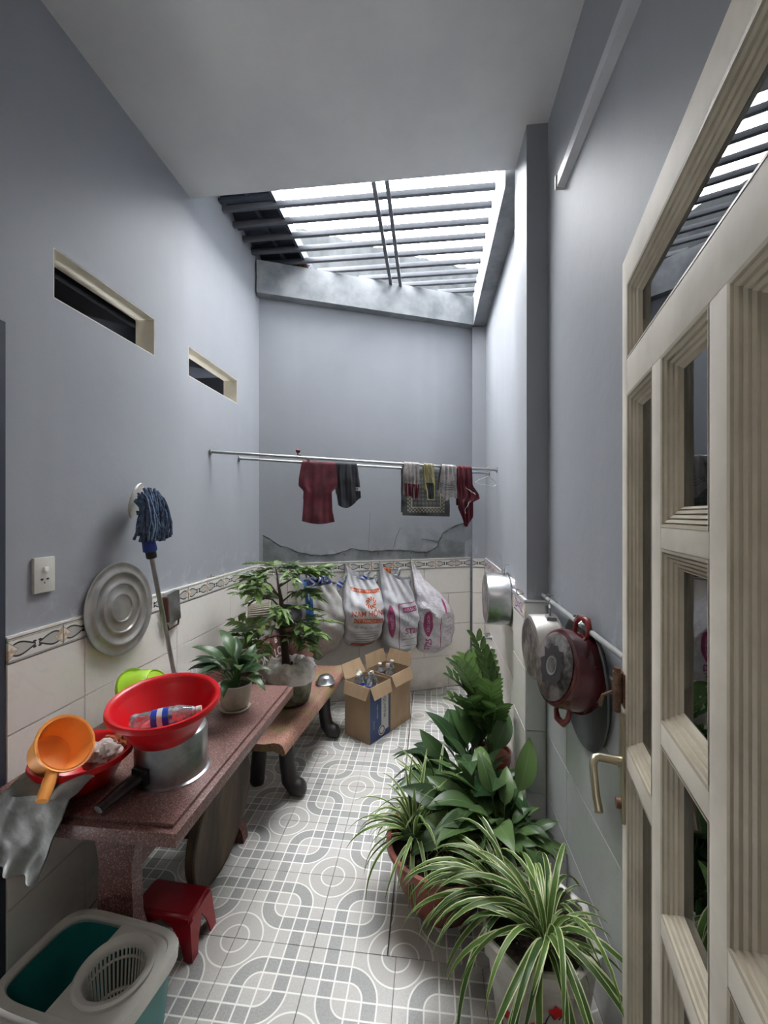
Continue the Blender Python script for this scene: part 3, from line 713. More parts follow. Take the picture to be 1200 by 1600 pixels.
# orange dipper
od = empty('orange_dipper', 'orange plastic water dipper with a stub handle resting on the red basin', 'dipper', (-1.075, 1.125, TZ+.175))
_d = Vector((.75, -.10, .55)).normalized(); _h = Vector((.35, -.75, -.56)); _h = (_h-_d*_h.dot(_d)).normalized(); _x = (-_h).cross(_d)
od.rotation_euler = Matrix((_x, -_h, _d)).transposed().to_euler()
MB().lathe([(0, -.085), (.050, -.085), (.060, -.078), (.078, 0), (.083, .002), (.083, -.003), (.079, -.004), (.0745, 0), (.056, -.075), (0, -.081)], 40, 0, T(sc=(1, 1, 1))).build('cup', M_orange, od, 50)
MB().tube([(0, -.070, -.018), (0, -.10, -.018), (0, -.150, -.020)], [.016, .017, .015], 14).build('handle', M_orange, od)
# grey plastic bag slung from the basin, hanging past the table edge
def hb(u, v):
    wob = .010*sin(u*14+v*4)*v+.014*noise.noise(Vector((u*4, v*3, 3)))
    xl = lerp(-1.18, -1.25, v); xr = lerp(-.965, -1.06, v)
    if v < .15: return (lerp(-1.18, -.965, u), 1.10-.07*v/.15, .815+.006*sin(u*9)-.02*(v/.15)**2)
    q = (v-.15)/.85
    return (max(lerp(xl, xr, u), -1.33), 1.03+wob-.01*q,   .795-q*(.195+.03*u))
hm = MB().grid(hb, 40, 40)
hm.grid(lambda u, v: tuple(Vector(hb(u, v))+Vector((0, .006, -.002 if v < .12 else 0))), 40, 40)
hm.build('grey_plastic_bag', mat('grey_bag_film', srgb(128, 130, 126), .55, col2=srgb(98, 100, 98), scale=12, bmp=.5, bscale=20, dist=.01), label='limp grey plastic bag hanging under the orange dipper past the near table edge', cat='bag')
# lime bowl leaning on the wall
gb = basin('lime_bowl', 'lime green plastic bowl lying on its side against the left wall behind the red basin', .112, .10, M_green, (-1.125, 1.62, TZ+.150), (0, 0, 0), .58)
gb.rotation_euler = Vector((-.80, -.10, -.50)).to_track_quat('Z', 'Y').to_euler()
MB().ring(.060, .003, -.001, 32, 6).build('foot_ring', M_green, gb)

# bottles ---------------------------------------------------------------
def bottle_mesh():
    R = .031
    body = MB().lathe([(0, .004), (.02, 0), (R-.003, .003), (R, .012), (R-.002, .03), (R, .045), (R-.002, .055), (R, .06), (R, .12), (R-.002, .13), (R, .14), (R-.004, .158), (.018, .185), (.0125, .195), (.0125, .205)], 18).mesh('body', M_pet, 60)
    lab = MB().lathe([(R+.0006, .064), (R+.0006, .116)], 18).mesh('label', M_bluel, 60)
    cap = MB().lathe([(.0145, .197), (.0145, .213), (0, .214)], 14).mesh('cap', M_white, 30)
    band = MB().lathe([(R+.001, .082), (R+.001, .098)], 18).mesh('label_print', M_wprint, 60)
    return body, lab, cap, band
BM = bottle_mesh()
def bottle(loc, direction, label, group=None, cap=True, sc=1, lab=True):
    e = empty('plastic_bottle', label, 'bottle', loc, (0, 0, 0), group)
    e.rotation_euler = Vector(direction).to_track_quat('Z', 'Y').to_euler(); e.scale = (sc, sc, sc)
    inst('body', BM[0], e)
    if lab: l = inst('label', BM[1], e); inst('label_print', BM[3], l)
    if cap: inst('cap', BM[2], e)
    return e
bottle((-.915, 1.185, TZ+.205), (.92, .40, .10), 'clear plastic bottle with a blue label lying in the bright red basin', sc=.95)

# potted peace lily on the table ------------------------------------------
def leaf_me(name, L, W, a0, a1, m, pet=.35, fold=.25, seg=8, pw=.0035, power=1.2, tip=1.0, mp=None, k2=2):
    pts = []; p = Vector((0, 0, 0)); n = seg+(3 if pet > 0 else 0)
    ss = [pet*i/3 for i in range(3)] if pet > 0 else []
    ss += [pet+(1-pet)*i/seg for i in range(seg+1)]
    m_ = MB(); uv = []; prev = 0; vs = []; fs = []; x = z = 0; mi = []
    cols = 4 if k2 == 2 else 2
    for j, s in enumerate(ss):
        a = lerp(a0, a1, s**power); x += cos(a)*(s-prev)*L; z += sin(a)*(s-prev)*L; prev = s
        if s < pet-1e-6: wd = pw; fo = .6
        else:
            q = (s-pet)/(1-pet); wd = max(pw*.6, W*.5*(sin(pi*min(1, q**.75*.97+.015)))**tip) if pet > 0 else W*.5*min(1, .55+q*2)*(1-q**3)**.9
            fo = fold
            if q > .999: wd = .0006
        N = (-sin(a), cos(a))
        for c in range(cols+1):
            yy = (c/cols-.5)*2; h = abs(yy)*wd*fo
            vs.append((x+N[0]*h, yy*wd, z+N[1]*h)); uv.append((c/cols, s))
    for j in range(len(ss)-1):
        for c in range(cols): fs.append((j*(cols+1)+c, j*(cols+1)+c+1, (j+1)*(cols+1)+c+1, (j+1)*(cols+1)+c))
    me = bpy.data.meshes.new(name); me.from_pydata(vs, [], fs); me.materials.append(m)
    if mp:
        me.materials.append(mp)
        for i, po in enumerate(me.polygons): po.material_index = 1 if i < 3*cols else 0
    ul = me.uv_layers.new(name='uv')
    for lo in me.loops: ul.data[lo.index].uv = uv[lo.vertex_index]
    me.polygons.foreach_set('use_smooth', [True]*len(me.polygons)); me.update()
    return me
def plant_leaves(parent, meshes, n, origin, spread, tiltr, scr, seed, roll=.3, az=None, name='leaf', bias=None, jit=0):
    rd = random.Random(seed)
    for i in range(n):
        a = az(i, rd) if az else i*2.39996+rd.uniform(-.3, .3)
        k = i/max(1, n-1)
        me = meshes[rd.randrange(len(meshes))]
        sc = rd.uniform(*scr)*(1 if not bias else bias(a))
        o = inst(name, me, parent, (origin[0]+cos(a)*spread*rd.random(), origin[1]+sin(a)*spread*rd.random(), origin[2]), (rd.uniform(-roll, roll), -lerp(tiltr[0], tiltr[1], 1-k)*-1*0+rd.uniform(-.06, .06)-lerp(tiltr[1], tiltr[0], k)+rd.uniform(-jit, jit), a+rd.uniform(-jit, jit)), (sc, sc, sc))
lilyA = [leaf_me('lily_leaf', .30, .056, radians(84), radians(-10+d), M_lilyd, .42, .22, 8, mp=M_stem) for d in (0, 15, -18)]
lilyB = [leaf_me('lily_leaf', .50, .112, radians(84), radians(-8+d), M_lily, .45, .18, 9, .004, mp=M_stem) for d in (0, 16, -20)]
lilyC = [leaf_me('lily_leaf', .50, .108, radians(84), radians(-2+d), M_lilyd, .45, .18, 9, .004, mp=M_stem) for d in (0, 20, -16)]
pp = empty('potted_peace_lily', 'small peace lily in a cream ceramic pot on the far end of the terrazzo table', 'plant', (-.85, 1.745, TZ))
MB().lathe([(0, .012), (.048, .012), (.056, .02), (.066, .06), (.070, .115), (.066, .116), (.062, .06), (.05, .025), (0, .02)], 40).build('pot', M_pot, pp, 40)
MB().lathe([(0, 0), (.055, 0), (.064, .010), (.062, .013), (.052, .006), (0, .006)], 40).build('saucer', M_pot, pp, 40)
MB().disc(.064, .10, 24).build('soil', M_soil, pp)
plant_leaves(pp, lilyA, 40, (0, 0, .10), .02, (-.35, .30), (.62, 1.0), 3, .4, bias=lambda a: .7 if cos(a-.6) > .45 else 1)

# mop upside down against the wall
mp = empty('string_mop', 'string mop standing upside down on its steel handle against the left wall', 'mop', (0, 0, 0))
A = Vector((-1.285, 1.985, TZ+.001)); Bp = Vector((-1.266, 1.765, 1.41))
D = (Bp-A).normalized()
MB().tube([A+D*.04, Bp], .0105, 14).build('pole', M_steel, mp)
MB().tube([A, A+D*.055], .0135, 14).build('end_cap', M_bluep, mp)
MB().tube([Bp-D*.035, Bp, Bp+D*.005], [.022, .022, .03], 14).build('collar', M_blk, mp)
MB().tube([Bp, Bp+D*.075], [.030, .026], 14).build('socket', M_bluep, mp)
hc = Bp+D*.10+Vector((.0, 0, .075))
hd = MB().lathe([(0, 0), (.078, 0), (.080, .006), (.074, .010), (0, .010)], 36, 0, axis_to((-.9, -.35, .25), hc+Vector((-.035, -.01, .055))))
hd.build('head_plate', M_white, mp)
ym = MB(); rd = random.Random(5)
for i in range(170):
    a = rd.uniform(0, 2*pi); rr = sqrt(rd.random())*.070
    top = hc+Vector((-.008+rd.uniform(0, .045), rr*cos(a), .045+rr*sin(a)))
    end = Vector((hc.x+rd.uniform(.0, .055), hc.y+rr*cos(a)*1.35+.01, hc.z-.07-rd.uniform(0, .06)))
    mid = (top+end)/2+Vector((.035+rd.uniform(-.01, .015), cos(a)*.012, .03))
    pt = []
    for k in range(7):
        q = k/6; pt.append(top*(1-q)**2+mid*2*q*(1-q)+end*q*q+Vector((.003*sin(q*9+i), .003*cos(q*8+i*2), 0)))
    ym.tube(pt, .0058, 5, caps=True)
ym.build('yarn', M_yarn, mp, 60, kind='stuff')

# big lid on the wall
ld = empty('pan_cover', 'large round aluminium pan cover with raised rings hanging on the left wall beside the mop', 'pan cover', (XL+.014, 1.68, 1.165), (0, radians(86), 0))
MB().lathe([(0, .010), (.030, .011), (.055, .008), (.058, .014), (.066, .014), (.070, .008), (.10, .008), (.104, .015), (.112, .015), (.116, .009), (.145, .009), (.150, .016), (.158, .016), (.165, .008), (.186, .004), (.195, .010), (.200, .008), (.198, .002), (.186, -.002), (0, .004)], 72).build('disc', M_aluw, ld, 60)
gt = empty('box_grater', 'small metal grater hanging on the patterned border behind the mop pole', 'grater', (XL+.014, 2.03, 1.10), (radians(6), 0, 0))
MB().cbox((0, -.05, -.085), (.026, .05, .075), .004).build('grater_blade', M_alu, gt)
gm = MB()
for i in range(6):
    for j in range(11): gm.add([(.0265, -.04+i*.016, -.07+j*.013), (.0265, -.034+i*.016, -.07+j*.013), (.031, -.037+i*.016, -.065+j*.013)], [(0, 1, 2)])
gm.build('teeth', M_steel, gt, False); MB().cbox((.0, -.062, -.07), (.03, -.05, .06), .004).tube([(.012, -.05, -.085), (.012, -.04, -.115), (.012, .04, -.115), (.012, .05, -.085)], .005, 8).build('grip', mat('brown_grip', srgb(98, 62, 50), .5), gt)
hk = MB().tube([(XL, 2.42, 1.19), (XL+.025, 2.42, 1.19), (XL+.025, 2.42, 1.205)], .0025, 6).tube([(XL+.025, 2.42, 1.19), (XL+.025, 2.46, 1.19)], .0025, 6)
hk.build('wall_hook', M_rust, label='small rusty hook on the left wall just above the patterned border', cat='hook')

# ------------------------------------------------------------------ behind and on the bench
ra = empty('white_dish_rack', 'white plastic rack with pointed slats standing between bench and left wall', 'rack', (-1.30, 2.12, 0))
for z in (.10, .64): MB().cbox((-.02, 0, z), (.0, .86, z+.03), .003).build('rail', M_white, ra)
for y in (0.0, .84): MB().cbox((-.024, y, 0), (.004, y+.02, .68), .003).build('post', M_white, ra)
sl = MB().prism([(-.0135, 0), (.0135, 0), (.0135, .61), (0, .648), (-.0135, .61)], 0, .006, 0, Matrix(((0, 0, 1, 0), (1, 0, 0, 0), (0, 1, 0, 0), (0, 0, 0, 1)))).mesh('slat', mat('bright_white_plastic', srgb(235, 235, 232), .3), False)
for k in range(26): inst('slat', sl, ra, (.002, .02+k*.0325, .095))
gbk = empty('ribbed_basket', 'grey ribbed woven basket lying on its side on the white rack by the left wall', 'basket', (-1.27, 2.80, .86), (0, radians(90), radians(20)))
bk = MB()
def bsk(u, v):
    a = u*2*pi; r = lerp(.075, .105, v)+.003*sin(a*36); return (r*cos(a), r*sin(a), v*.15)
bk.grid(bsk, 144, 3, wrap=True); bk.disc(.074, 0, 40).build('basket_wall', M_gum, gbk, 60)
MB().ring(.106, .006, .15, 48, 8).build('rim', M_gum, gbk)
hp_ = empty('white_hoop', 'thin white hoop hanging from a hook above the border near the far left corner', 'hoop', (-1.275, 2.95, 1.035), (radians(90), 0, radians(35)))
MB().ring(.155, .0045, 0, 56, 8).build('hoop', M_white, hp_)
MB().tube([(XL, 2.90, 1.215), (XL+.03, 2.905, 1.212), (XL+.032, 2.905, 1.23)], .003, 6).build('wall_hook', M_rust, label='small rusty hook on the left wall holding the white hoop', cat='hook')
bp_ = basin('black_pan', 'shallow black dish stacked behind the small tree by the back wall', .11, .05, M_blk, (-1.06, 2.99, .80), (radians(22), radians(14), 0))
bp_['category'] = 'dish'
lump(.085, .085, .15, .2, 2, 4).build('clay_urn', mat('pink_clay', srgb(150, 108, 100), .8, col2=srgb(110, 76, 70), scale=7, bmp=.4), loc=(-.935, 2.93, .575), label='dull pink lump of fired clay standing on the bench behind the small tree', cat='urn')

tr = empty('potted_tree', 'small leafy tree in a mossy concrete pot wrapped in white cloth on the bench', 'plant', (-.865, 2.50, BZ+.004))
MB().lathe([(0, 0), (.105, 0), (.118, .012), (.128, .05), (.146, .17), (.150, .19), (.142, .192), (.135, .16), (.118, .03), (0, .02)], 48).build('pot', M_moss, tr, 50)
def clo(u, v):
    a = u*2*pi; fl_ = .010*sin(a*9+1)+.008*sin(a*17)
    if v < .45:
        q = v/.45; r = .152+fl_*.3*(1-q)+.004; z = .155+.02*sin(a-1.2)+q*(.06-.02*sin(a-1.2)); return (r*cos(a), r*sin(a), z)
    q = (v-.45)/.55; r = (.156+fl_)*(1-q*.72); z = .215+.03*sin(q*pi)+.02*noise.noise(Vector((cos(a)*3, sin(a)*3, q*3)))+.012*sin(a*7+q*9)*q
    return (r*cos(a), r*sin(a), z)
MB().grid(clo, 120, 24, wrap=True).build('cloth_wrap', M_clothw, tr, 60)
MB().disc(.1, .19, 24).build('soil', M_soil, tr)
trunk = [(-.02, .0, .18), (-.03, .0, .30), (-.05, .01, .42), (-.05, .015, .52), (-.06, .01, .62), (-.07, 0, .70)]
MB().tube(trunk, [.026, .023, .021, .018, .013, .008], 10).build('trunk', M_wood, tr)
spray_me = []
for q in range(3):
    L = .14; m = MB(); vs = []; fs = []; uv = []; rd = random.Random(q+20)
    def lf(px, py, pz, ang, ll, droop):
        d = Vector((cos(ang), sin(ang), droop)).normalized(); sdir = Vector((-sin(ang), cos(ang), 0)); n = len(vs)
        for s, wd in ((0, .002), (.3, .36), (.6, .34), (1, .004)):
            for c in (-1, 0, 1):
                p = Vector((px, py, pz))+d*ll*s+sdir*wd*ll*.5*c+Vector((0, 0, abs(c)*wd*ll*.25-.25*ll*s*s)); vs.append(tuple(p)); uv.append((c*.5+.5, s))
        for j in range(3):
            for c in range(2): fs.append((n+j*3+c, n+j*3+c+1, n+j*3+c+4, n+j*3+c+3))
    for k in range(9):
        s = (k+1)/9; z = .03*s-.05*s*s; side = 1 if k % 2 else -1
        lf(L*s, 0, z, side*radians(rd.uniform(35, 65)) if k < 8 else 0, rd.uniform(.075, .105), rd.uniform(-.1, .3))
    n = len(vs)
    for k in range(5):
        s = k/4; vs += [(L*s, -.0015, .03*s-.05*s*s), (L*s, .0015, .03*s-.05*s*s)]; uv += [(.5, s), (.5, s)]
    for k in range(4): fs.append((n+2*k, n+2*k+1, n+2*k+3, n+2*k+2))
    me = bpy.data.meshes.new('leaf_spray'); me.from_pydata(vs, [], fs); me.materials.append(M_tree)
    ul = me.uv_layers.new(name='uv')
    for lo in me.loops: ul.data[lo.index].uv = uv[lo.vertex_index]
    me.update(); spray_me.append(me)
rd = random.Random(9)
branches = [((-.05, .01, .45), (.12, -.12, .50)), ((-.05, .01, .42), (-.22, -.10, .46)), ((-.05, .015, .55), (-.2, .05, .62)), ((-.06, .01, .60), (.08, .06, .66)), ((-.06, .01, .62), (-.16, -.08, .76)), ((-.07, 0, .70), (.02, .02, .80)), ((-.07, 0, .70), (.16, .10, .79)), ((-.07, 0, .68), (-.10, .02, .82)), ((-.05, .0, .40), (-.16, -.18, .36)), ((-.05, 0, .5), (.03, -.16, .60)), ((-.04, 0, .36), (.14, -.05, .40)), ((-.07, 0, .65), (-.24, -.02, .70))]
for a, b in branches:
    a = Vector(a); b = Vector(b); mid = (a+b)/2+Vector((0, 0, .03))
    br = MB().tube([a, mid, b], [.007, .005, .003], 6).build('branch', M_wood, tr)
    for k in range(6):
        az = atan2(b.y-a.y, b.x-a.x)+rd.uniform(-1.6, 1.6); sc = rd.uniform(.75, 1.15)
        inst('leaf_spray', spray_me[rd.randrange(3)], br, tuple(lerp(mid[i], b[i], k/5) for i in range(3)), (rd.uniform(-.3, .3), rd.uniform(-.3, .25), az), (sc,)*3)
bo = empty('metal_bowl', 'small shiny metal bowl upside down on the bench behind the concrete pot', 'bowl', (-.715, 2.80, BZ+.001))
MB().lathe([(0, .052), (.030, .050), (.048, .035), (.060, .006), (.068, .003), (.067, 0), (.057, .004), (.044, .033), (0, .047)], 40).build('bowl', M_alu, bo, 50)

# mop bucket ---------------------------------------------------------------
bk_ = empty('mop_bucket', 'teal mop bucket with white rim and spin basket in the near left corner', 'bucket', (-.985, 1.112, 0), (0, 0, radians(-7)))
def rrect(hx, hy, r, a):
    # superellipse-like rounded rectangle point
    c, s_ = cos(a), sin(a); n = 5.0
    k = (abs(c)**n+abs(s_)**n)**(-1/n)
    return c*k*hx, s_*k*hy
def bwall(u, v):
    a = u*2*pi; tab = [(0, .86), (.04, .88), (1, 1.0)]; k = interp(tab, v)
    x, y = rrect(.205*k, .135*k, 0, a); return (x, y, .005+v*.245)
m = MB().grid(bwall, 96, 12, wrap=True); m.add([bwall(i/96, 0) for i in range(96)], [list(range(95, -1, -1))])
m.grid(lambda u, v: tuple(Vector((*[q*.97 for q in bwall(u, v)[:2]], bwall(u, v)[2]+.006))), 96, 12, wrap=True); m.add([(*[q*.97 for q in bwall(i/96, 0)[:2]], .012) for i in range(96)], [list(range(96))])
m.build('tub', M_teal, bk_, 50)
rim = MB()
prof = [(.0, -.030), (.012, -.028), (.014, .0), (.010, .010), (-.010, .012), (-.014, .004), (-.012, -.004)]
def rimp(u, v):
    a = u*2*pi; i = min(int(v*len(prof)), len(prof)-1); o, z = prof[i % len(prof)]
    x, y = rrect(.205+o, .135+o, 0, a); return (x, y, .250+z)
vs = []; fs = []; K = len(prof); NS = 96
for i in range(NS):
    for o, z in prof:
        x, y = rrect(.205+o, .135+o, 0, i/NS*2*pi); vs.append((x, y, .250+z))
for i in range(NS):
    for k in range(K): fs.append((i*K+k, ((i+1) % NS)*K+k, ((i+1) % NS)*K+(k+1) % K, i*K+(k+1) % K))
rim.add(vs, fs).build('rim', M_white, bk_, 50)
# cover plate over the spin side with a round hole, then basket
m = MB(); cx = .088; vs = []; fs = []
for i in range(64):
    a = i/64*2*pi; vs.append((cx+.098*cos(a), .098*sin(a), .258))
    c, s_ = cos(a), sin(a); 
    dx = min((.200-cx)/max(c, 1e-6) if c > 0 else (cx-(-.012))/max(-c, 1e-6), .128/max(abs(s_), 1e-6)); vs.append((cx+c*dx, s_*dx, .256))
for i in range(64): j = (i+1) % 64; fs.append((2*i, 2*j, 2*j+1, 2*i+1))
m.add(vs, fs).build('cover_plate', M_white, bk_, 50)
MB().lathe([(.100, -.004), (.104, .012), (.098, .018), (.084, .014), (.078, .004), (.078, -.01), (.084, -.01)], 56, 0, T((cx, 0, .258)), close=True).build('basket_collar', M_white, bk_, 50)
m = MB()
for k in range(44):
    a = k/44*2*pi; p = [(cx+r*cos(a), r*sin(a), z) for r, z in ((.079, .255), (.074, .20), (.068, .14))]; m.tube(p, .0034, 5)
    p = [(cx+r*cos(a), r*sin(a), z) for r, z in ((.068, .14), (.05, .125), (.028, .125))]; m.tube(p, .0026, 5)
m.ring(.077, .004, 0, 44, 6, M=T((cx, 0, .225))).ring(.068, .005, 0, 44, 6, M=T((cx, 0, .14))).ring(.049, .003, 0, 44, 6, M=T((cx, 0, .125)))
m.lathe([(0, .135), (.02, .133), (.03, .127), (.03, .120), (0, .120)], 24, 0, T((cx, 0, 0)))
m.build('spin_basket', M_white, bk_, 60)
for hx0, hx1 in ((-.19, -.045), (.035, .19)): MB().cbox((hx0, -.166, .225), (hx1, -.146, .245), .006).build('carry_handle', M_white, bk_)
MB().lathe([(0, 0), (.022, 0), (.024, .006), (0, .01)], 24, 0, axis_to((0, -1, 0), (-.005, -.148, .222))).build('handle_pivot', M_white, bk_)

# red stool ------------------------------------------------------------------
st = empty('red_stool', 'low dark red plastic stool on the floor under the terrazzo table', 'stool', (-.955, 1.455, 0), (0, 0, radians(-3)))
H_ = .15; hx, hy = .118, .066
m = MB()
def stool_side(p0, p1, out):   # side panel with an arch
    m_ = []
    return m_
bmS = bmesh.new(); bmesh.ops.create_cube(bmS, size=1)
for v in bmS.verts:
    k = 1.0 if v.co.z > 0 else 1.13
    v.co = Vector((v.co.x*2*hx*k, v.co.y*2*hy*k, (v.co.z+.5)*.03+H_-.03))
    if v.co.z < H_-.02: v.co.x *= .93; v.co.y *= .93
bmesh.ops.bevel(bmS, geom=bmS.edges[:], offset=.010, segments=3, affect='EDGES')
m.bm(bmS); m.build('seat', M_redd, st, 50)
for sx in (-1, 1):
    for sy in (-1, 1):
        m = MB(); vs = []; fs = []
        # L-shaped tapering leg: two walls, arch profile
        zs = [0, .02, .045, .07, .092, .108, .125]; ws = [.034, .036, .042, .050, .062, .076, .115]
        for z, wv in zip(zs, ws):
            k = 1+.12*(1-z/.125); X = hx*k*sx; Y = hy*k*sy
            wx = min(wv, hx*k); wy = min(wv, hy*k)
            vs += [(X, Y, z), (X-sx*wx, Y, z), (X-sx*wx, Y-sy*.006, z), (X-sx*.006, Y-sy*.006, z), (X-sx*.006, Y-sy*wy, z), (X, Y-sy*wy, z)]
        for j in range(len(zs)-1):
            for c in range(6): fs.append((6*j+c, 6*j+(c+1) % 6, 6*j+6+(c+1) % 6, 6*j+6+c))
        fs.append((0, 1, 2, 3, 4, 5)); fs.append(tuple(6*(len(zs)-1)+c for c in range(6)))
        m.add(vs, fs).build('leg', M_redd, st, False)

# ------------------------------------------------------------------ cartons
BROT = atan2(.85, .53)-pi/2     # local +y along the pair, local -x... front faces
def carton(name, label, loc, sx, sy, h, flaps, faces_blue):
    e = empty(name, label, 'box', loc, (0, 0, BROT))
    th = .004
    for a, b, n in (((-sx, 0, 0), (-sx+th, sy, h), 'side'), ((-th, 0, 0), (0, sy, h), 'side'), ((-sx+th, 0, 0), (-th, th, h), 'side'), ((-sx+th, sy-th, 0), (-th, sy, h), 'side')):
        MB().box(a, b).build('side_panel', M_card, e, False)
    MB().box((-sx+th, th, 0), (-th, sy-th, th)).build('base_panel', M_card, e, False)
    for (edge, ang, ln) in flaps:
        m = MB(); k = .012
        if edge == 'front': M = T((-sx/2, 0, h), (radians(ang), 0, 0)); w_ = sx/2
        if edge == 'back': M = T((-sx/2, sy, h), (radians(ang), 0, pi)); w_ = sx/2
        if edge == 'right': M = T((0, sy/2, h), (radians(ang), 0, pi/2)); w_ = sy/2
        if edge == 'left': M = T((-sx, sy/2, h), (radians(ang), 0, -pi/2)); w_ = sy/2
        m.add([(-w_+k*.1, 0, 0), (w_-k*.1, 0, 0), (w_-k, -ln, 0), (-w_+k, -ln, 0), (-w_+k*.1, 0, .004), (w_-k*.1, 0, .004), (w_-k, -ln, .004), (-w_+k, -ln, .004)], [(0, 1, 2, 3), (4, 7, 6, 5), (0, 4, 5, 1), (1, 5, 6, 2), (2, 6, 7, 3), (3, 7, 4, 0)], 0, M)
        m.build('flap', M_card, e, False)
    return e
H1 = .385
c1 = carton('cardboard_box', 'open cardboard carton with a navy printed side standing nearer on the patterned floor', (-.408, 2.81, 0), .235, .225, H1, [('front', 72, .085), ('right', 70, .085), ('left', -62, .11)], True)
# print on the right-hand side of the near carton: plane x=0, y along, z up
def printed(name, y0, y1, z0, z1, m, d=.0008): return MB().box((0, y0, z0), (d, y1, z1)).build(name, m, c1, False)
printed('printed_panel', .002, .125, .002, H1-.002, M_boxblue); printed('printed_panel', .125, .205, .045, H1-.002, M_boxwhite); printed('printed_panel', .205, .224, .002, H1-.002, M_boxblue); printed('printed_panel', .125, .205, .002, .045, M_boxblue)
MB().lathe([(0, 0), (.038, 0), (.038, .0006), (0, .0006)], 28, 0, axis_to((1, 0, 0), (.0008, .130, .055))).build('printed_badge', M_boxwhite, c1)
MB().ring(.026, .004, 0, 28, 4, 0, axis_to((1, 0, 0), (.0014, .130, .055)) @ T(sc=(1, 1, .3))).build('printed_badge', M_ink, c1)
MXT = Matrix(((0, 0, 1, .0009), (0, 1, 0, 0), (-1, 0, 0, 0), (0, 0, 0, 1)))   # text x -> -z (reads downwards), text y -> +y
MXT2 = Matrix(((0, 0, 1, .0014), (0, 1, 0, 0), (-1, 0, 0, 0), (0, 0, 0, 1)))
text_part('lettering', 'AQUAFINA', .040, M_ink, c1, MXT2 @ T((-.215, .150, 0)), .0002, sx=.85)
text_part('lettering', 'PURE WATER', .016, M_boxwhite, c1, MXT2 @ T((-.20, .075, 0)), .0002)
text_part('lettering', '500 ml x 24', .012, M_boxwhite, c1, MXT2 @ T((-.12, .04, 0)), .0002)
dirv = (.53, .85); off = hypot(-.282+.408, 3.0-2.81)+.004
c2 = carton('cardboard_box', 'plain open cardboard carton behind the navy printed one, beside the back wall', (-.408+dirv[0]*.233, 2.81+dirv[1]*.233, 0), .235, .25, .40, [('right', 66, .085), ('back', -70, .10), ('left', -75, .10)], False)
rd = random.Random(3)
CW = ['at its near left corner', 'middle of the near row', 'at its nearest right corner', 'at its far left corner', 'middle of the far row', 'at its far right corner']
CP = ['the left one of its near pair', 'the right one of its near pair', 'at its far side']
def inbox(e, x, y, z, d, label, group, **k):
    M = Matrix.Translation(e.location) @ Matrix.Rotation(e.rotation_euler.z, 4, 'Z'); p = M @ Vector((x, y, z)); d = Matrix.Rotation(e.rotation_euler.z, 3, 'Z') @ Vector(d)
    bottle(p, d, label, group, **k)
for (x, y, z, d) in ((-.175, .06, .20, (.25, -.2, .95)), (-.12, .07, .20, (-.3, .1, .9)), (-.06, .06, .19, (-.25, .35, .9)), (-.18, .14, .19, (.1, -.3, .9)), (-.10, .15, .20, (-.35, -.3, .85)), (-.05, .15, .19, (-.2, -.1, .95))):
    inbox(c1, x, y, z+.05, d, 'blue-labelled clear bottle in the navy printed carton, '+CW.pop(0), 'bottles in the navy printed carton')
for (x, y, z, d) in ((-.16, .07, .17, (.1, -.1, 1)), (-.07, .06, .17, (-.1, .1, 1)), (-.15, .16, .17, (.2, 0, 1))):
    inbox(c2, x, y, z+.07, d, 'empty unlabelled bottle in the plain carton, '+CP.pop(0), 'bottles in the plain carton', lab=False)

# ------------------------------------------------------------------ hanging sacks
def sack(name, label, hook, zh, left, right, depth, zb, rimz, m, seed, wr=.010, hookout=.015, fold=None, taper=None, xs=.0):
    e = empty(name, label, 'sack', (0, 0, 0))
    nu, nv = 72, 56
    def P(u, v):
        a = u*2*pi; cl, cr = interp(left, v), interp(right, v); dp = interp(depth, v)
        cx_ = (cl+cr)/2; hw = (cr-cl)/2
        c, s_ = cos(a), sin(a); n = 2.6; k = (abs(c)**n+abs(s_)**n)**(-1/n)
        x = cx_+hw*c*k; out = .014+dp/2*(1+s_*k)
        xr = (c*k+1)/2; orr = (1+s_*k)/2
        rz = rimz(xr, orr)
        z = lerp(zb+.03*(1-orr)+.02*abs(c), rz, v)
        # pull the cloth towards the hook near the top
        q = sm(.55, 1.0, v)*sm(0.0, 1.0, max(0, (rz-(zh-.30))/.30)) if rz > zh-.3 else 0
        x = lerp(x, hook, q**1.3*.97); out = lerp(out, hookout, q**1.3*.95)
        # creases
        pv = Vector((x*7, out*7, z*4+seed))
        r = noise.noise(pv)*wr*1.3+noise.noise(pv*2.3)*wr*.6
        g = x-hook; dz = zh-z; ang = atan2(g, max(dz, .01))
        r += wr*.55*sin(ang*34+seed)*sm(.3, .9, v)+wr*.35*sin((x*.8+z*1.0)*52+3*noise.noise(pv*.8))*(1-q)
        amt = sm(0, .06, v)*(1-q*.7)
        x += c*r*amt; out += (s_+.3)*r*amt
        out = max(out, .012)
        return MBW @ Vector((x, -out, z))
    mb = MB().grid(P, nu, nv, wrap=True)
    inner = MB(); 
    bot = [P(i/nu, 0) for i in range(nu)]; n = len(mb.v); mb.add(bot, [list(range(nu-1, -1, -1))])
    # inside lining a little smaller, only upper part
    def Q(u, v):
        p = Vector(P(u, .45+.55*v)); c_ = MBW @ Vector(((interp(left, .6)+interp(right, .6))/2, -interp(depth, .6)/2, p.z)); d = (c_-p); d.z = 0
        return p+d.normalized()*.004 if d.length > .01 else p
    mb.grid(Q, nu, 20, wrap=True)
    o = mb.build('sack_body', m, e, 70, recalc=False)
    bvh = BVHTree.FromPolygons([Vector(v) for v in mb.v], mb.f)
    hkm = MB().tube([bw(hook, -.0, zh+.004), bw(hook, .02, zh+.004), bw(hook, .022, zh+.018)], .003, 6).build('wall_hook', M_rust, e)
    return e, bvh
nvec = Vector((na[0], na[1], 0))
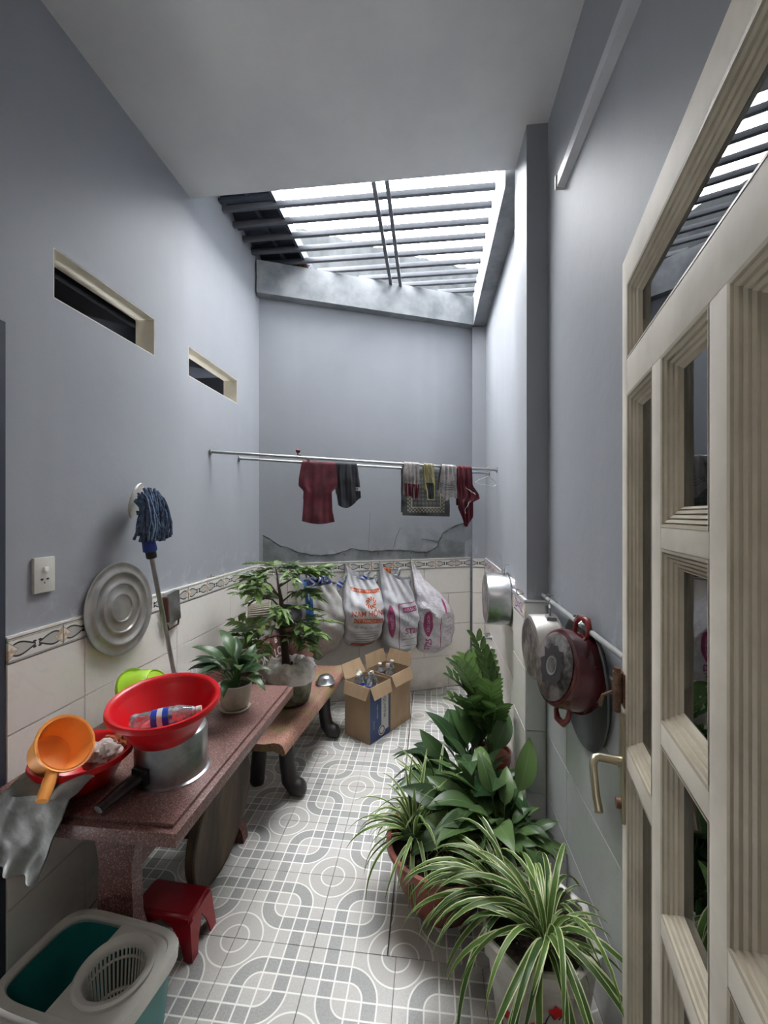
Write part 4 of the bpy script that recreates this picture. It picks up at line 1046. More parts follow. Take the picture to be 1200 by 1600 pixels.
def stamp(name, e, bvh, v, f, m, x0, z0, rot=0, off=.0022, sx=1):
    """lay flat print (v,f in a plane: x right, y up) on the front of a sack"""
    out = []; keep = [True]*len(v)
    c_, s_ = cos(rot), sin(rot)
    for i, (a, b, *_) in enumerate(v):
        a *= sx; x = x0+a*c_-b*s_; z = z0+a*s_+b*c_
        o = MBW @ Vector((x, -.9, z)); h = bvh.ray_cast(o, -nvec)
        if h[0] is None: keep[i] = False; out.append(o)
        else: out.append(h[0]+nvec*off)
    ff = [q for q in f if all(keep[k] for k in q)]
    mb = MB().add(out, ff); return mb.build(name, m, e, False, recalc=False)
def rectg(w_, h_, nx=24, ny=3, curve=0):
    v = [(-w_/2+w_*i/nx, -h_/2+h_*j/ny+curve*(1-(2*i/nx-1)**2), 0) for j in range(ny+1) for i in range(nx+1)]
    f = [(j*(nx+1)+i, j*(nx+1)+i+1, (j+1)*(nx+1)+i+1, (j+1)*(nx+1)+i) for j in range(ny) for i in range(nx)]
    return v, f
def lens(w_, h_, n=24, k=4):
    v = []; f = []
    for j in range(n+1):
        z = -h_/2+h_*j/n; ww = w_/2*sqrt(max(0, 1-(2*j/n-1)**2))**1.2+.0005
        for i in range(k+1): v.append((-ww+2*ww*i/k, z, 0))
    for j in range(n):
        for i in range(k): f.append((j*(k+1)+i, j*(k+1)+i+1, (j+1)*(k+1)+i+1, (j+1)*(k+1)+i))
    return v, f
tm = lambda s, size, **k: text_mesh(s, size, 0, **k)

# sack 1: grey-white with a blue stripe, bottles on top, resting on the bench
s1, b1 = sack('blue_striped_sack', 'off-white woven sack with a blue stripe, bottles at its mouth, leftmost on the back wall', .315, 1.235,
    [(0, .40), (.12, .33), (.35, .28), (.8, .285), (1, .30)], [(0, .52), (.12, .60), (.35, .655), (.8, .645), (1, .635)], [(0, .10), (.15, .20), (.5, .27), (1, .25)],
    BZ-.02, lambda x, o: 1.235-.215*min(1, (x*1.9+o*.9))**.6 + .0, M_sackg, 1.3)
v, f = rectg(.055, .56, 3, 40); stamp('blue_stripe', s1, b1, v, f, M_bluest, .375, .76, .06, off=.003)
BS = ['back left, tilted right', 'front centre left, leaning left', 'upright at the back centre', 'front right of centre', 'back right end', 'lying flat at the back left', 'lying flat across the front centre', 'front left end']
for i, (x, o, z, d) in enumerate([(.38, .10, .93, (.2, .1, 1)), (.44, .17, .90, (-.5, .3, .8)), (.50, .10, .92, (.4, -.2, .9)), (.55, .17, .89, (-.2, .4, .9)), (.60, .10, .88, (.5, 0, .8)), (.42, .06, .97, (.9, .2, .25)), (.52, .15, .96, (-.8, .3, .4)), (.36, .17, .93, (.5, .2, .7))]):
    p = bw(x, o, z+.06); bottle(p, (d[0]*ta[0], d[0]*ta[1], d[2]), 'blue-labelled clear bottle at the mouth of the blue-striped sack, '+BS[i], 'bottles in the blue-striped sack', cap=i % 2 == 0, sc=.8)
# sack 2: orange print
s2, b2 = sack('orange_printed_sack', 'white woven sack with orange plaster print hanging second from left on the back wall', .690, 1.228,
    [(0, .68), (.06, .66), (.4, .655), (1, .675)], [(0, .93), (.06, .955), (.4, .985), (.8, 1.01), (1, 1.0)], [(0, .12), (.12, .22), (.5, .27), (1, .20)],
    .475, lambda x, o: 1.228-.19*min(1, (x*1.15+o*.45))**.75, M_sack, 5.1)
v, f = rectg(.25, .030, 24, 3, -.010); stamp('printed_band', s2, b2, v, f, M_orng, .83, .962, -.10)
v, f = tm('BÌNH MỸ THẠCH CAO', .026); stamp('lettering', s2, b2, v, f, M_wprint, .835, .946, -.10, .0035)
lg = MB()
for k in range(10):
    a = k*2*pi/10; pts_ = [(r*cos(a+tw), r*sin(a+tw)) for r, tw in ((.016, 0), (.030, .0), (.046, .35), (.050, .75))]
    w2 = [.002, .007, .007, .001]; vv = []
    for (x, y), wd, tw in zip(pts_, w2, (0, 0, .35, .75)): vv += [(x-wd*sin(a+tw), y+wd*cos(a+tw), 0), (x+wd*sin(a+tw), y-wd*cos(a+tw), 0)]
    lg.add(vv, [(0, 1, 3, 2), (2, 3, 5, 4), (4, 5, 7, 6)])
stamp('printed_emblem', s2, b2, lg.v, lg.f, M_orng, .862, .865)
v, f = tm('NAM HỒNG', .058, offset=.0012); stamp('lettering', s2, b2, v, f, M_orng, .845, .765, -.03, sx=.95)
v, f = rectg(.25, .038, 20, 3, 0); stamp('printed_band', s2, b2, v, f, M_orng, .84, .725, -.07)
v, f = tm('BỘT THẠCH CAO', .034); stamp('lettering', s2, b2, v, f, M_wprint, .842, .714, -.07, .0035)
v, f = tm('KL: 40 kg - Tp. HCM', .024); stamp('lettering', s2, b2, v, f, M_gprint, .83, .665, -.05)
for k in range(6):
    v, f = rectg(.20, .0035, 14, 1); stamp('printed_line', s2, b2, v, f, M_gprint, .825, .635-k*.02, -.05)
v, f = rectg(.20, .04, 16, 3, -.01); stamp('printed_band', s2, b2, v, f, M_orng, .81, .53, 0)
# sack 3: plum print
s3, b3 = sack('plum_printed_sack', 'white woven rice sack with plum frame print hanging third from left on the back wall', .990, 1.230,
    [(0, 1.0), (.06, .988), (.4, .99), (1, 1.0)], [(0, 1.25), (.06, 1.275), (.4, 1.285), (1, 1.285)], [(0, .14), (.12, .25), (.5, .27), (1, .22)],
    .39, lambda x, o: 1.230-.20*min(1, (x*1.25+o*.35))**.8, M_sack, 9.7)
v, f = rectg(.007, .44, 1, 30); stamp('printed_line', s3, b3, v, f, M_plum, 1.095, .62, .0)
v, f = rectg(.16, .007, 12, 1); stamp('printed_line', s3, b3, v, f, M_plum, 1.175, .845, .05)
v, f = lens(.055, .27); stamp('printed_lens', s3, b3, v, f, M_plum, 1.035, .70, .06)
v, f = rectg(.13, .042, 12, 3); stamp('printed_band', s3, b3, v, f, M_plum, 1.19, .795, .05)
v, f = tm('GẠO SẠCH', .030); stamp('lettering', s3, b3, v, f, M_wprint, 1.19, .785, .05, .0035)
v, f = tm('ST25', .062, offset=.0015); stamp('lettering', s3, b3, v, f, M_plum, 1.205, .60, 0)
v, f = tm('GẠO ST25', .028); stamp('lettering', s3, b3, v, f, M_wprint, 1.045, .70, pi/2, .0035)
for q in range(8):
    rr = MB(); cxq, czq = 1.15+.045*(q % 2)+.01*(q % 3), .73-.045*(q//2)
    n_ = 14; vv = []
    for i in range(n_): vv += [(.016*cos(i*2*pi/n_), .016*sin(i*2*pi/n_), 0), (.0185*cos(i*2*pi/n_), .0185*sin(i*2*pi/n_), 0)]
    stamp('printed_ring', s3, b3, vv, [(2*i, 2*i+1, (2*i+3) % (2*n_), (2*i+2) % (2*n_)) for i in range(n_)], M_gprint, cxq-.02, czq)
v, f = rectg(.13, .004, 12, 1); stamp('printed_line', s3, b3, v, f, M_gprint, 1.18, .50)
v, f = rectg(.13, .004, 12, 1); stamp('printed_line', s3, b3, v, f, M_gprint, 1.18, .555, .1)
# sack 4: film sack, tall peak falling to the right
s4, b4 = sack('glossy_film_sack', 'pale glossy sack drawn up to a tall peak, rightmost on the back wall', 1.290, 1.225,
    [(0, 1.32), (.06, 1.30), (.4, 1.295), (1, 1.30)], [(0, 1.57), (.06, 1.605), (.35, 1.63), (.55, 1.60), (1, 1.42)], [(0, .14), (.12, .24), (.5, .25), (1, .06)],
    .37, lambda x, o: 1.225-.12*min(1, (x*1.0+o*.2))**.8, M_film, 14.2, wr=.012)
# folded flap edge across the front
fm = MB()
def fl4(u, v):
    x = lerp(1.30, 1.50, u); z = lerp(.86, .775+.03*sin(u*7)-.05*u, v)
    h = b4.ray_cast(MBW @ Vector((x, -.9, z)), -nvec)[0]
    return (h if h else MBW @ Vector((x, -.2, z)))+nvec*(.004+.022*v)
fm.grid(fl4, 20, 8).build('folded_flap', M_film, s4, 60)
v, f = lens(.07, .22); stamp('printed_lens', s4, b4, v, f, M_plum, 1.365, .655, 0)
v, f = tm('GẠO SẠCH', .028); stamp('lettering', s4, b4, v, f, M_wprint, 1.375, .655, pi/2, .0035)
v, f = tm('ST25', .055, offset=.0015); stamp('lettering', s4, b4, v, f, M_plum, 1.385, .475, pi/2)
v, f = rectg(.006, .36, 1, 26); stamp('printed_line', s4, b4, v, f, M_plum, 1.465, .56, -.03)
v, f = lens(.06, .13); stamp('printed_lens', s4, b4, v, f, M_plum, 1.50, .80, .25)
for q in range(5): v, f = rectg(.05, .003, 4, 1); stamp('printed_line', s4, b4, v, f, M_plum, 1.545, .70-q*.035, .35)
for i, (x, o, z, d, sk, gg) in enumerate([(.80, .08, 1.0, (.6, 0, .8), 'orange-printed', 0), (.88, .12, .97, (-.7, 0, .6), 'orange-printed', 0), (.93, .08, .93, (.1, 0, 1), 'orange-printed', 0), (1.08, .08, .99, (.5, 0, .8), 'plum-printed', 1), (1.17, .10, .92, (-.3, 0, .9), 'plum-printed', 1), (1.22, .08, .90, (.2, 0, 1), 'plum-printed', 1)]):
    bottle(bw(x, o, z-.02), (d[0]*ta[0], d[0]*ta[1], d[2]), f'clear empty bottle peeking from the mouth of the {sk} sack, '+['left one', 'middle one', 'right one'][i % 3], f'bottles in the {sk} sack', sc=.8, lab=gg == 0)
lump(.035, .03, .03, .5, 4, 3).build('orange_wrapper', mat('orange_wrapper', srgb(176, 96, 46), .5), loc=bw(1.045, .07, 1.09), label='crumpled orange wrapper near the hook of the plum-printed sack', cat='wrapper')

# ------------------------------------------------------------------ drying rods and washing
def rodp(k, s):
    A, B = ((Vector((-1.36, 2.45, 1.965)), Vector((.51, 3.25, 1.915))) if k == 1 else (Vector((-1.36, 2.84, 1.975)), Vector((.51, 3.66, 1.93))))
    L = hypot(B.x-A.x, B.y-A.y); return A+(B-A)*(s/L), Vector(((B.y-A.y)/L, -(B.x-A.x)/L, 0)), (B-A)/L
for k, nm in ((1, 'steel drying rod nearer the camera, spanning wall to wall'), (2, 'steel drying rod farther back, nearest the slanted wall')):
    e = empty('drying_rod', nm, 'rod', (0, 0, 0)); a = rodp(k, .004)[0]; b = rodp(k, 2.03)[0]; d_ = (b-a).normalized()
    MB().tube([a, b], .0095, 14).build('pole', M_steel, e)
    for p, q in ((a, d_), (b, -d_)): MB().tube([p-q*.003, p+q*.006], .02, 14).build('flange', M_steel, e)
br = empty('rod_bracket', 'rusty forked bracket reaching from the back wall over both drying rods', 'bracket', (0, 0, 0))
a, n_, t_ = rodp(1, .535)
wp = Vector(bw(.52, 0, 1.925))
MB().tube([wp, rodp(2, .50)[0]+Vector((0, 0, .018)), a+Vector((0, 0, .022)), a+n_*.03+Vector((0, 0, .035))], .006, 8).build('arm', M_rust, br)
MB().tube([a+n_*.03+Vector((0, 0, .03)), a+n_*.04+Vector((0, 0, .045))], .014, 10).build('end_knob', M_maroon, br)
def cloth(name, label, cat, k, left, right, lf, lb, m, folds=5, amp=.010, seed=0, tab=None, thick=.012, group=None, nu=44, nv=56, hem=None):
    """left/right: [(fraction down the front, s along rod)]"""
    e = empty(name, label, cat, (0, 0, 0), group=group)
    def P(u, v):
        tot = lb+lf; d = v*tot-lb            # <0 behind, >0 in front
        q = abs(d)/lf if d > 0 else abs(d)/lf
        s = lerp(interp(left, q), interp(right, q), u)
        p, n, t = rodp(k, s)
        arc = .016
        hm = (hem(u) if hem else 0)*min(1, max(0, (q-.55)/.45))
        if abs(d) < arc*1.57: th_ = d/arc; off = sin(th_)*arc; z = cos(th_)*arc
        else: off = (1 if d > 0 else -1)*arc; z = -(abs(d)-arc*1.57)+hm
        f = sm(.0, .35, q)
        ph = noise.noise(Vector((s*6, q*1.2, seed)))*3
        w_ = amp*(sin(u*pi*2*folds+seed+ph)*.7+sin(u*pi*2*folds*2.3+seed*2+q*3)*.3)*(.35+.65*f)
        w_ += .012*noise.noise(Vector((s*9, q*4, seed+5)))*f
        return p+n*(off*(1 if abs(d) < arc*1.6 else 1)+w_)+Vector((0, 0, z))
    mb = MB().grid(P, nu, nv)
    mb.build('cloth', m, e, 80, recalc=False)
    def front(ufrac, q): return P(ufrac, (lb+q*lf)/(lb+lf))
    e['_f'] = 0; del e['_f']
    return e, front
def strip(name, e, front, path, wd, m, off=.003):
    vs = []; fs = []
    n_ = rodp(1, 1)[1]
    for i, (u, q) in enumerate(path):
        p = front(u, q)+n_*off
        pu = path[min(i+1, len(path)-1)]; pv = path[max(i-1, 0)]
        d = (front(*pu)-front(*pv)).normalized(); sd = d.cross(n_).normalized()*wd/2
        vs += [p-sd, p+sd]
    for i in range(len(path)-1): fs.append((2*i, 2*i+1, 2*i+3, 2*i+2))
    MB().add(vs, fs).build(name, m, e, False, recalc=False)
pl_ = lambda a, b, n=14: [(lerp(a[0], b[0], i/n), lerp(a[1], b[1], i/n)) for i in range(n+1)]
def pane_(name, e, front, u0, u1, q0, q1, m, off=.0025, nu=16, nv=16):
    n_ = rodp(1, 1)[1]
    MB().grid(lambda u, v: front(lerp(u0, u1, u), lerp(q0, q1, v))+n_*off, nu, nv).build(name, m, e, 80, recalc=False)
# maroon T-shirt: sleeve flares at the left, hem narrows
e, f = cloth('maroon_shirt', 'maroon T-shirt hanging over the rear rod, leftmost garment', 'shirt', 2, [(0, .452), (.12, .440), (.30, .425), (.42, .422), (.50, .460), (.8, .452), (1, .445)], [(0, .695), (.3, .712), (.42, .712), (.50, .668), (.8, .672), (1, .690)], .475, .30, M_maroon, 2, .007, 1.0, hem=lambda u: -.02*sin(u*pi)+.01)
e, f = cloth('black_shorts', 'black shorts with white side stripes on the rear rod beside the maroon shirt', 'shorts', 2, [(0, .700), (.3, .690), (.7, .705), (1, .715)], [(0, .865), (.4, .885), (1, .895)], .335, .25, M_blkcloth, 3, .012, 2.2, hem=lambda u: -.035*sin(u*pi*1.3)+.03*u)
for k in range(3): strip('white_stripe', e, f, pl_((.82, .60+k*.045), (1.0, .63+k*.045), 6), .006, M_whcl)
def mat_mat():
    m, nt, b = new_mat('patterned_mat'); c = coord(nt, 'UV')
    return m
m_, nt, b = new_mat('dark_ornate_mat'); c = coord(nt, 'Position')
mp_ = nt.nodes.new('ShaderNodeMapping'); mp_.vector_type = 'TEXTURE'; mp_.inputs['Location'].default_value = (*rodp(2, 1.234)[0],); mp_.inputs['Rotation'].default_value = (0, 0, ROTB+.01)
nt.links.new(c, mp_.inputs[0]); sep = nt.nodes.new('ShaderNodeSeparateXYZ'); nt.links.new(mp_.outputs[0], sep.inputs[0]); mx_ = V(nt, sep.outputs[0]); mz_ = V(nt, sep.outputs[2])
ex = (mx_-.21).abs(); ez = (mz_+.11).abs()
bd = (ex-.165).max(ez-.245)                       # >0 plain edge, <0 inside
orn = ((mx_*95).sin()*(mz_*95).sin()).abs().gt(.45); bead = ((mx_*210).sin()*(mz_*210).sin()).gt(.1)
inner = bd.lt(-.04)
col = mixc(nt, orn*.55, srgb(66, 68, 68), srgb(108, 108, 102)); col2 = mixc(nt, bead*.8, srgb(70, 70, 66), srgb(148, 142, 124))
col = mixc(nt, inner, col2, col); col = mixc(nt, bd.gt(0.0), col, srgb(56, 58, 58)); col = mixc(nt, (bd+.04).abs().lt(.004), col, srgb(150, 145, 128)); nt.links.new(col, b.inputs['Base Color']); b.inputs['Roughness'].default_value = .9
e, f = cloth('patterned_mat', 'dark grey rectangular mat with ornate border hanging on the rear rod behind the cloths', 'mat', 2, [(0, 1.238), (1, 1.238)], [(0, 1.655), (1, 1.655)], .405, .38, m_, 1, .002, 3, nu=24, nv=40)
e, f = cloth('grey_maroon_cloth', 'grey gathered cloth with a maroon foot, leftmost on the front rod', 'cloth', 1, [(0, 1.275), (.4, 1.262), (.6, 1.275), (1, 1.285)], [(0, 1.395), (1, 1.392)], .265, .24, M_greycl, 4, .010, 4.1, hem=lambda u: .01*sin(u*7))
pane_('maroon_foot', e, f, 0, 1, .62, .985, M_maroon)
e, f = cloth('olive_piped_cloth', 'olive cloth with yellow piping and a black tip, second on the front rod', 'cloth', 1, [(0, 1.425), (.5, 1.435), (1, 1.452)], [(0, 1.498), (.6, 1.512), (1, 1.508)], .275, .20, M_olive, 2, .009, 5.3)
pane_('black_tip', e, f, .08, .92, .55, .97, M_blkcloth)
strip('piping', e, f, pl_((.03, .1), (.04, .99)), .005, M_yell); strip('piping', e, f, pl_((.97, .15), (.97, .99)), .005, M_yell); strip('piping', e, f, pl_((.03, .985), (.97, .985)), .005, M_yell); strip('piping', e, f, pl_((.45, .2), (.93, .62)), .004, M_yell)
e, f = cloth('striped_towel', 'grey-white towel with blue-grey stripes, third on the front rod', 'towel', 1, [(0, 1.565), (.4, 1.55), (1, 1.535)], [(0, 1.680), (1, 1.690)], .255, .22, M_greycl, 4, .011, 6.9, hem=lambda u: .035*(1-u)*sin(u*9+1))
for q in (.60, .66, .72): strip('woven_stripe', e, f, pl_((.03, q), (.97, q+.05), 40), .005, M_greyst, .002)
e, f = cloth('maroon_trousers', 'bunched maroon trousers with white piping, rightmost on the front rod', 'trousers', 1, [(0, 1.692), (.3, 1.690), (.75, 1.690), (1, 1.745)], [(0, 1.808), (.35, 1.82), (.5, 1.865), (.58, 1.87), (.64, 1.815), (.9, 1.81), (1, 1.775)], .435, .30, M_maroon, 3, .016, 8.4, hem=lambda u: -.03*sin(u*pi))
strip('piping', e, f, pl_((.45, .80), (.72, .62)), .007, M_whcl); strip('piping', e, f, pl_((.52, .38), (.82, .52)), .007, M_whcl)
hg = empty('wire_hanger', 'thin white wire hanger hooked on the right end of the front rod', 'hanger', tuple(rodp(1, 1.955)[0]), (0, 0, ROTB+radians(12)))
MB().tube([(.008, -.0, .012), (.0, 0, .022), (-.012, 0, .012), (-.010, 0, -.0), (0, 0, -.018), (0, 0, -.05), (-.10, 0, -.085), (-.125, 0, -.10), (-.10, 0, -.112), (.06, 0, -.125), (.085, 0, -.112), (.07, 0, -.09), (0, 0, -.05)], .0022, 6).build('wire', M_white, hg)

# ------------------------------------------------------------------ pans and rail on the right
def MX(c, d=(-1, 0, 0)): return axis_to(d, c)
rl = empty('pan_rail', 'pale grey rail on hooks along the right wall carrying the pans', 'rail', (0, 0, 0))
MB().tube([(.512, 1.975, 1.205), (.512, 1.10, 1.19)], .009, 12).build('pole', M_pipe, rl)
for y in (1.9, 1.52, 1.15): MB().tube([(.54, y, 1.215), (.512, y, 1.222), (.500, y, 1.20), (.512, y, 1.185)], .003, 8).build('rail_hook', M_steel, rl)
def pan(name, label, c, d, R, H, m, mb_, hookto, hook=None):
    e = empty(name, label, 'pot', (0, 0, 0)); M = MX(c, d)      # +Z of M points from mouth to base
    MB().lathe([(R-.003, 0), (R+.005, .0), (R+.006, .004), (R, .006), (R-.001, H-.014), (R-.006, H-.004), (R-.016, H), (0, H)], 56, 0, M).lathe([(R-.003, 0), (R-.004, H-.012), (R-.016, H-.003), (0, H-.003)], 56, 0, M).build('pan', m, e, 40)
    if mb_: MB().lathe([(R-.018, H+.0005), (R-.03, H+.0015), (0, H+.0015)], 48, 0, M).build('base_stain', mb_, e, 40)
    return e, M
M_stain = mat('stained_pan_base', srgb(168, 162, 158), .45, .7, col2=srgb(84, 78, 76), scale=14, bmp=.15)
e, M = pan('aluminium_pot', 'clean large aluminium pot hanging on the far recessed wall beyond the column', (.498, 2.76, 1.03), (-1, 0, 0), .165, .145, M_alu, M_stain, None)
MB().tube([(.47, 2.72, 1.19), (.47, 2.72, 1.225), (.48, 2.76, 1.235), (.47, 2.80, 1.225), (.47, 2.80, 1.19)], .005, 8).tube([(.51, 2.76, 1.25), (.47, 2.76, 1.245), (.465, 2.76, 1.225)], .003, 6).build('loop_handle', M_steel, e)
e, M = pan('aluminium_pot', 'worn aluminium pot with dented base hanging just in front of the column', (.505, 1.77, 1.03), (-1, -.05, 0), .132, .10, M_aluw, M_stain, None)
MB().tube([(.48, 1.735, 1.155), (.478, 1.735, 1.195), (.485, 1.765, 1.205), (.478, 1.795, 1.195), (.48, 1.795, 1.155)], .005, 8).tube([(.512, 1.76, 1.215), (.49, 1.76, 1.235), (.478, 1.765, 1.205)], .003, 6).build('loop_handle', M_steel, e)
MB().cbox((.462, 1.715, 1.148), (.50, 1.755, 1.165), .003).build('handle_bracket', M_steel, e)
cd = Vector((-.93, -.20, .24)).normalized(); cc = Vector((.492, 1.43, 1.055))
e, M = pan('red_casserole', 'dark red enamel casserole with sooty base and two handles, nearest pot on the rail', cc, cd, .125, .095, M_enamel, None, None)
MB().lathe([(.102, .094), (.108, .098), (.100, .102), (0, .103)], 56, 0, M).build('base_plate', M_soot, e, 40)
MB().lathe([(.028, .1035), (.030, .105), (.026, .105), (.024, .1035)], 32, 0, M, close=True).build('base_ring', M_alu, e, 40)
st_ = []
for i in range(22): a = i/22*2*pi; r = .058+.016*(i % 2)+.006*sin(i*2.3); st_.append((r*cos(a), r*sin(a), .1042))
mm = MB(); inn = [(.034*cos(i/22*2*pi), .034*sin(i/22*2*pi), .1042) for i in range(22)]
mm.add(st_+inn, [(i, (i+1) % 22, 22+(i+1) % 22, 22+i) for i in range(22)], 0, M).build('soot_ring', M_soot if False else mat('soot', srgb(40, 36, 36), .8), e, False)
# handles: at the top and bottom of the body
Mi = M.to_3x3(); upv = Vector((0, 0, 1)); upv = (upv-cd*upv.dot(cd)).normalized(); sd_ = cd.cross(upv)
for sgn, nm in ((1, 'loop_handle'), (-1, 'loop_handle')):
    b0 = cc+cd*.030+upv*sgn*.120; p = [b0-sd_*.036, b0-sd_*.036+upv*sgn*.030, b0-sd_*.018+upv*sgn*.050, b0+sd_*.018+upv*sgn*.050, b0+sd_*.036+upv*sgn*.030, b0+sd_*.036]
    h_ = MB().tube(p, [.007, .008, .011, .011, .008, .007], 10).build(nm, mat('red_bakelite', srgb(120, 36, 36), .3), e, 60)
MB().tube([(.512, 1.44, 1.199), cc+cd*.03+upv*.172, cc+cd*.045+upv*.150], .003, 6).build('wall_hook', M_steel, e)
tz = empty('dark_round_tray', 'large dull dark metal tray hanging flat on the right wall behind the red casserole', 'tray', (0, 0, 0))
MB().lathe([(0, .004), (.225, .004), (.245, .016), (.255, .018), (.258, .014), (.248, .010), (.23, -.002), (0, -.002)], 72, 0, MX((.528, 1.48, 1.01)) @ T(sc=(.84, .84, 1))).build('tray', mat('dull_dark_metal', srgb(84, 88, 88), .55, .5, col2=srgb(66, 70, 70), scale=6), tz, 50)
# wall hooks on the column edge
hk = MB().tube([(XC, 2.05, 1.195), (XC-.03, 2.05, 1.19), (XC-.035, 2.05, 1.21)], .0025, 6).tube([(XC, 2.05, 1.195), (XC-.01, 2.10, 1.205), (XC-.02, 2.14, 1.20)], .0025, 6)
hk.build('wire_hook', M_rust, label='bent rusty wire hook on the left side of the column above its plum border', cat='hook')

# taps and drain at the back
for z, nm in ((.56, 'chrome tap with lever on the recessed right wall, the upper one'), (.47, 'plain tap spout on the recessed right wall, the lower one')):
    e = empty('water_tap', nm, 'tap', (.50, 3.50, z))
    MB().tube([(.0, 0, 0), (-.045, 0, 0)], .011, 12).tube([(-.03, 0, 0), (-.07, -.01, .004), (-.12, -.02, .0), (-.135, -.022, -.02)], [.010, .008, .007, .007], 10).build('body', M_alu, e)
    if z > .5: MB().tube([(-.035, 0, .008), (-.035, 0, .03)], .008, 10).cbox((-.06, -.008, .028), (-.01, .008, .040), .003).build('lever', M_alu, e)
    MB().tube([(.002, 0, 0), (-.004, 0, 0)], .02, 16).build('flange', M_alu, e)
dr = empty('floor_drain', 'dark metal drain grate set in the tiles by the back wall', 'drain', (.30, 3.56, .0005), (0, 0, 0))
MB().cbox((-.062, -.05, 0), (.062, .05, .002), .001).build('frame', M_bar, dr)
for k in range(6): MB().box((-.052, -.040+k*.014, .002), (.052, -.034+k*.014, .0032)).build('slat', M_black, dr, False)

# ------------------------------------------------------------------ plants on the right
# front spider plant in a white square-ish planter
spA = [leaf_me('spider_leaf', .42, .023, radians(a0), radians(a1), M_spid, 0, .5, 11, power=p, k2=4) for a0, a1, p in ((62, -78, .9), (52, -84, .8), (72, -60, 1.0), (40, -70, .8), (78, -72, 1.1))]
f1 = empty('spider_plant', 'large striped spider plant spilling from a white planter, nearest the camera', 'plant', (.335, 1.345, 0))
def octp(k, z): return [(k*x, k*y, z) for x, y in ((-.165, -.07), (-.09, -.155), (.06, -.155), (.15, -.08), (.165, .07), (.10, .155), (-.07, .155), (-.155, .08))]
m = MB(); levels = [(.72, 0), (.78, .01), (.97, .24), (1.04, .255), (1.06, .30), (1.0, .305), (.93, .30), (.92, .25)]
vs = []; [vs.extend(octp(k, z)) for k, z in levels]
m.add(vs, [(8*j+i, 8*j+(i+1) % 8, 8*j+8+(i+1) % 8, 8*j+8+i) for j in range(len(levels)-1) for i in range(8)]+[tuple(range(7, -1, -1))])
M_plant = mat('painted_white_planter', srgb(205, 202, 196), .35, col2=srgb(176, 170, 160), scale=9)
m.build('planter', M_plant, f1, 20)
MB().add(octp(.92, .255), [tuple(range(8))]).build('soil', M_soil, f1)
# painted flower sprigs on the near faces
fp = empty  # (flat print on the planter faces)
def onface(i, a, z, off=.0015):
    k = lerp(.78, .97, (z-.01)/.23); P0 = Vector(octp(k, z)[i]); P1 = Vector(octp(k, z)[(i+1) % 8]); p = P0.lerp(P1, a); n_ = Vector((P1.y-P0.y, P0.x-P1.x, 0)).normalized(); return p+n_*off
for (i, a, z) in ((1, .35, .14), (1, .7, .19), (0, .5, .12)):
    vv = [onface(i, a, z, .003)]; 
    for k in range(11): an = k/11*2*pi; r = .020+.006*sin(k*2.6); vv.append(onface(i, a+r*cos(an)/.13, z+r*sin(an), .0025))
    MB().add(vv, [(0, 1+k, 1+(k+1) % 11) for k in range(11)]).build('painted_flower', M_red, f1, False)
    for sgn in (-1, 1):
        pts_ = [onface(i, a+sgn*.05+sgn*q*.28, z-.02-.05*q+.03*sin(q*5), .003) for q in (0, .25, .5, .75, 1)]
        MB().tube(pts_, .0022, 4).build('painted_sprig', M_blk, f1)
def azf(i, rd): return i*2.39996+rd.uniform(-.3, .3)
plant_leaves(f1, spA, 64, (.0, -.08, .325), .03, (-.15, .35), (.70, 1.05), 11, .25, bias=lambda a: .55 if cos(a) > .55 and sin(a) > -.6 else 1)
plant_leaves(f1, spA, 34, (-.08, .03, .30), .03, (-.15, .35), (.70, 1.05), 12, .25, az=lambda i, rd: pi+rd.uniform(-1.3, 1.0))
plant_leaves(f1, spA, 10, (.06, .06, .30), .03, (-.2, .3), (.5, .7), 13, .25, bias=lambda a: .7 if cos(a) > .3 else 1)

bowl = empty('clay_bowl_spider_plant', 'striped spider plant in a wide cracked red clay bowl on the patterned floor', 'plant', (.045, 1.715, 0))
MB().lathe([(0, 0), (.11, 0), (.13, .01), (.175, .10), (.205, .20), (.225, .235), (.222, .25), (.205, .25), (.192, .22), (.165, .11), (0, .10)], 56, 0).build('bowl', M_terra, bowl, 50)
MB().disc(.188, .215, 40).build('soil', M_soil, bowl)
spB = [leaf_me('spider_leaf', .30, .017, radians(a0), radians(a1), M_spid, 0, .5, 10, power=p, k2=4) for a0, a1, p in ((66, -70, .9), (56, -78, .8), (80, -20, 1.3), (84, 20, 1.4), (44, -66, .8))]
plant_leaves(bowl, spB, 60, (-.11, .02, .225), .035, (-.1, .30), (.75, 1.15), 21, .25)
plant_leaves(bowl, spB, 26, (-.02, .12, .225), .03, (-.1, .3), (.7, 1.1), 22, .25)
plant_leaves(bowl, spB, 14, (.03, -.08, .225), .03, (-.1, .3), (.4, .7), 23, .25)
plant_leaves(bowl, spB, 24, (-.01, .17, .225), .03, (-.35, .1), (.9, 1.2), 24, .25)

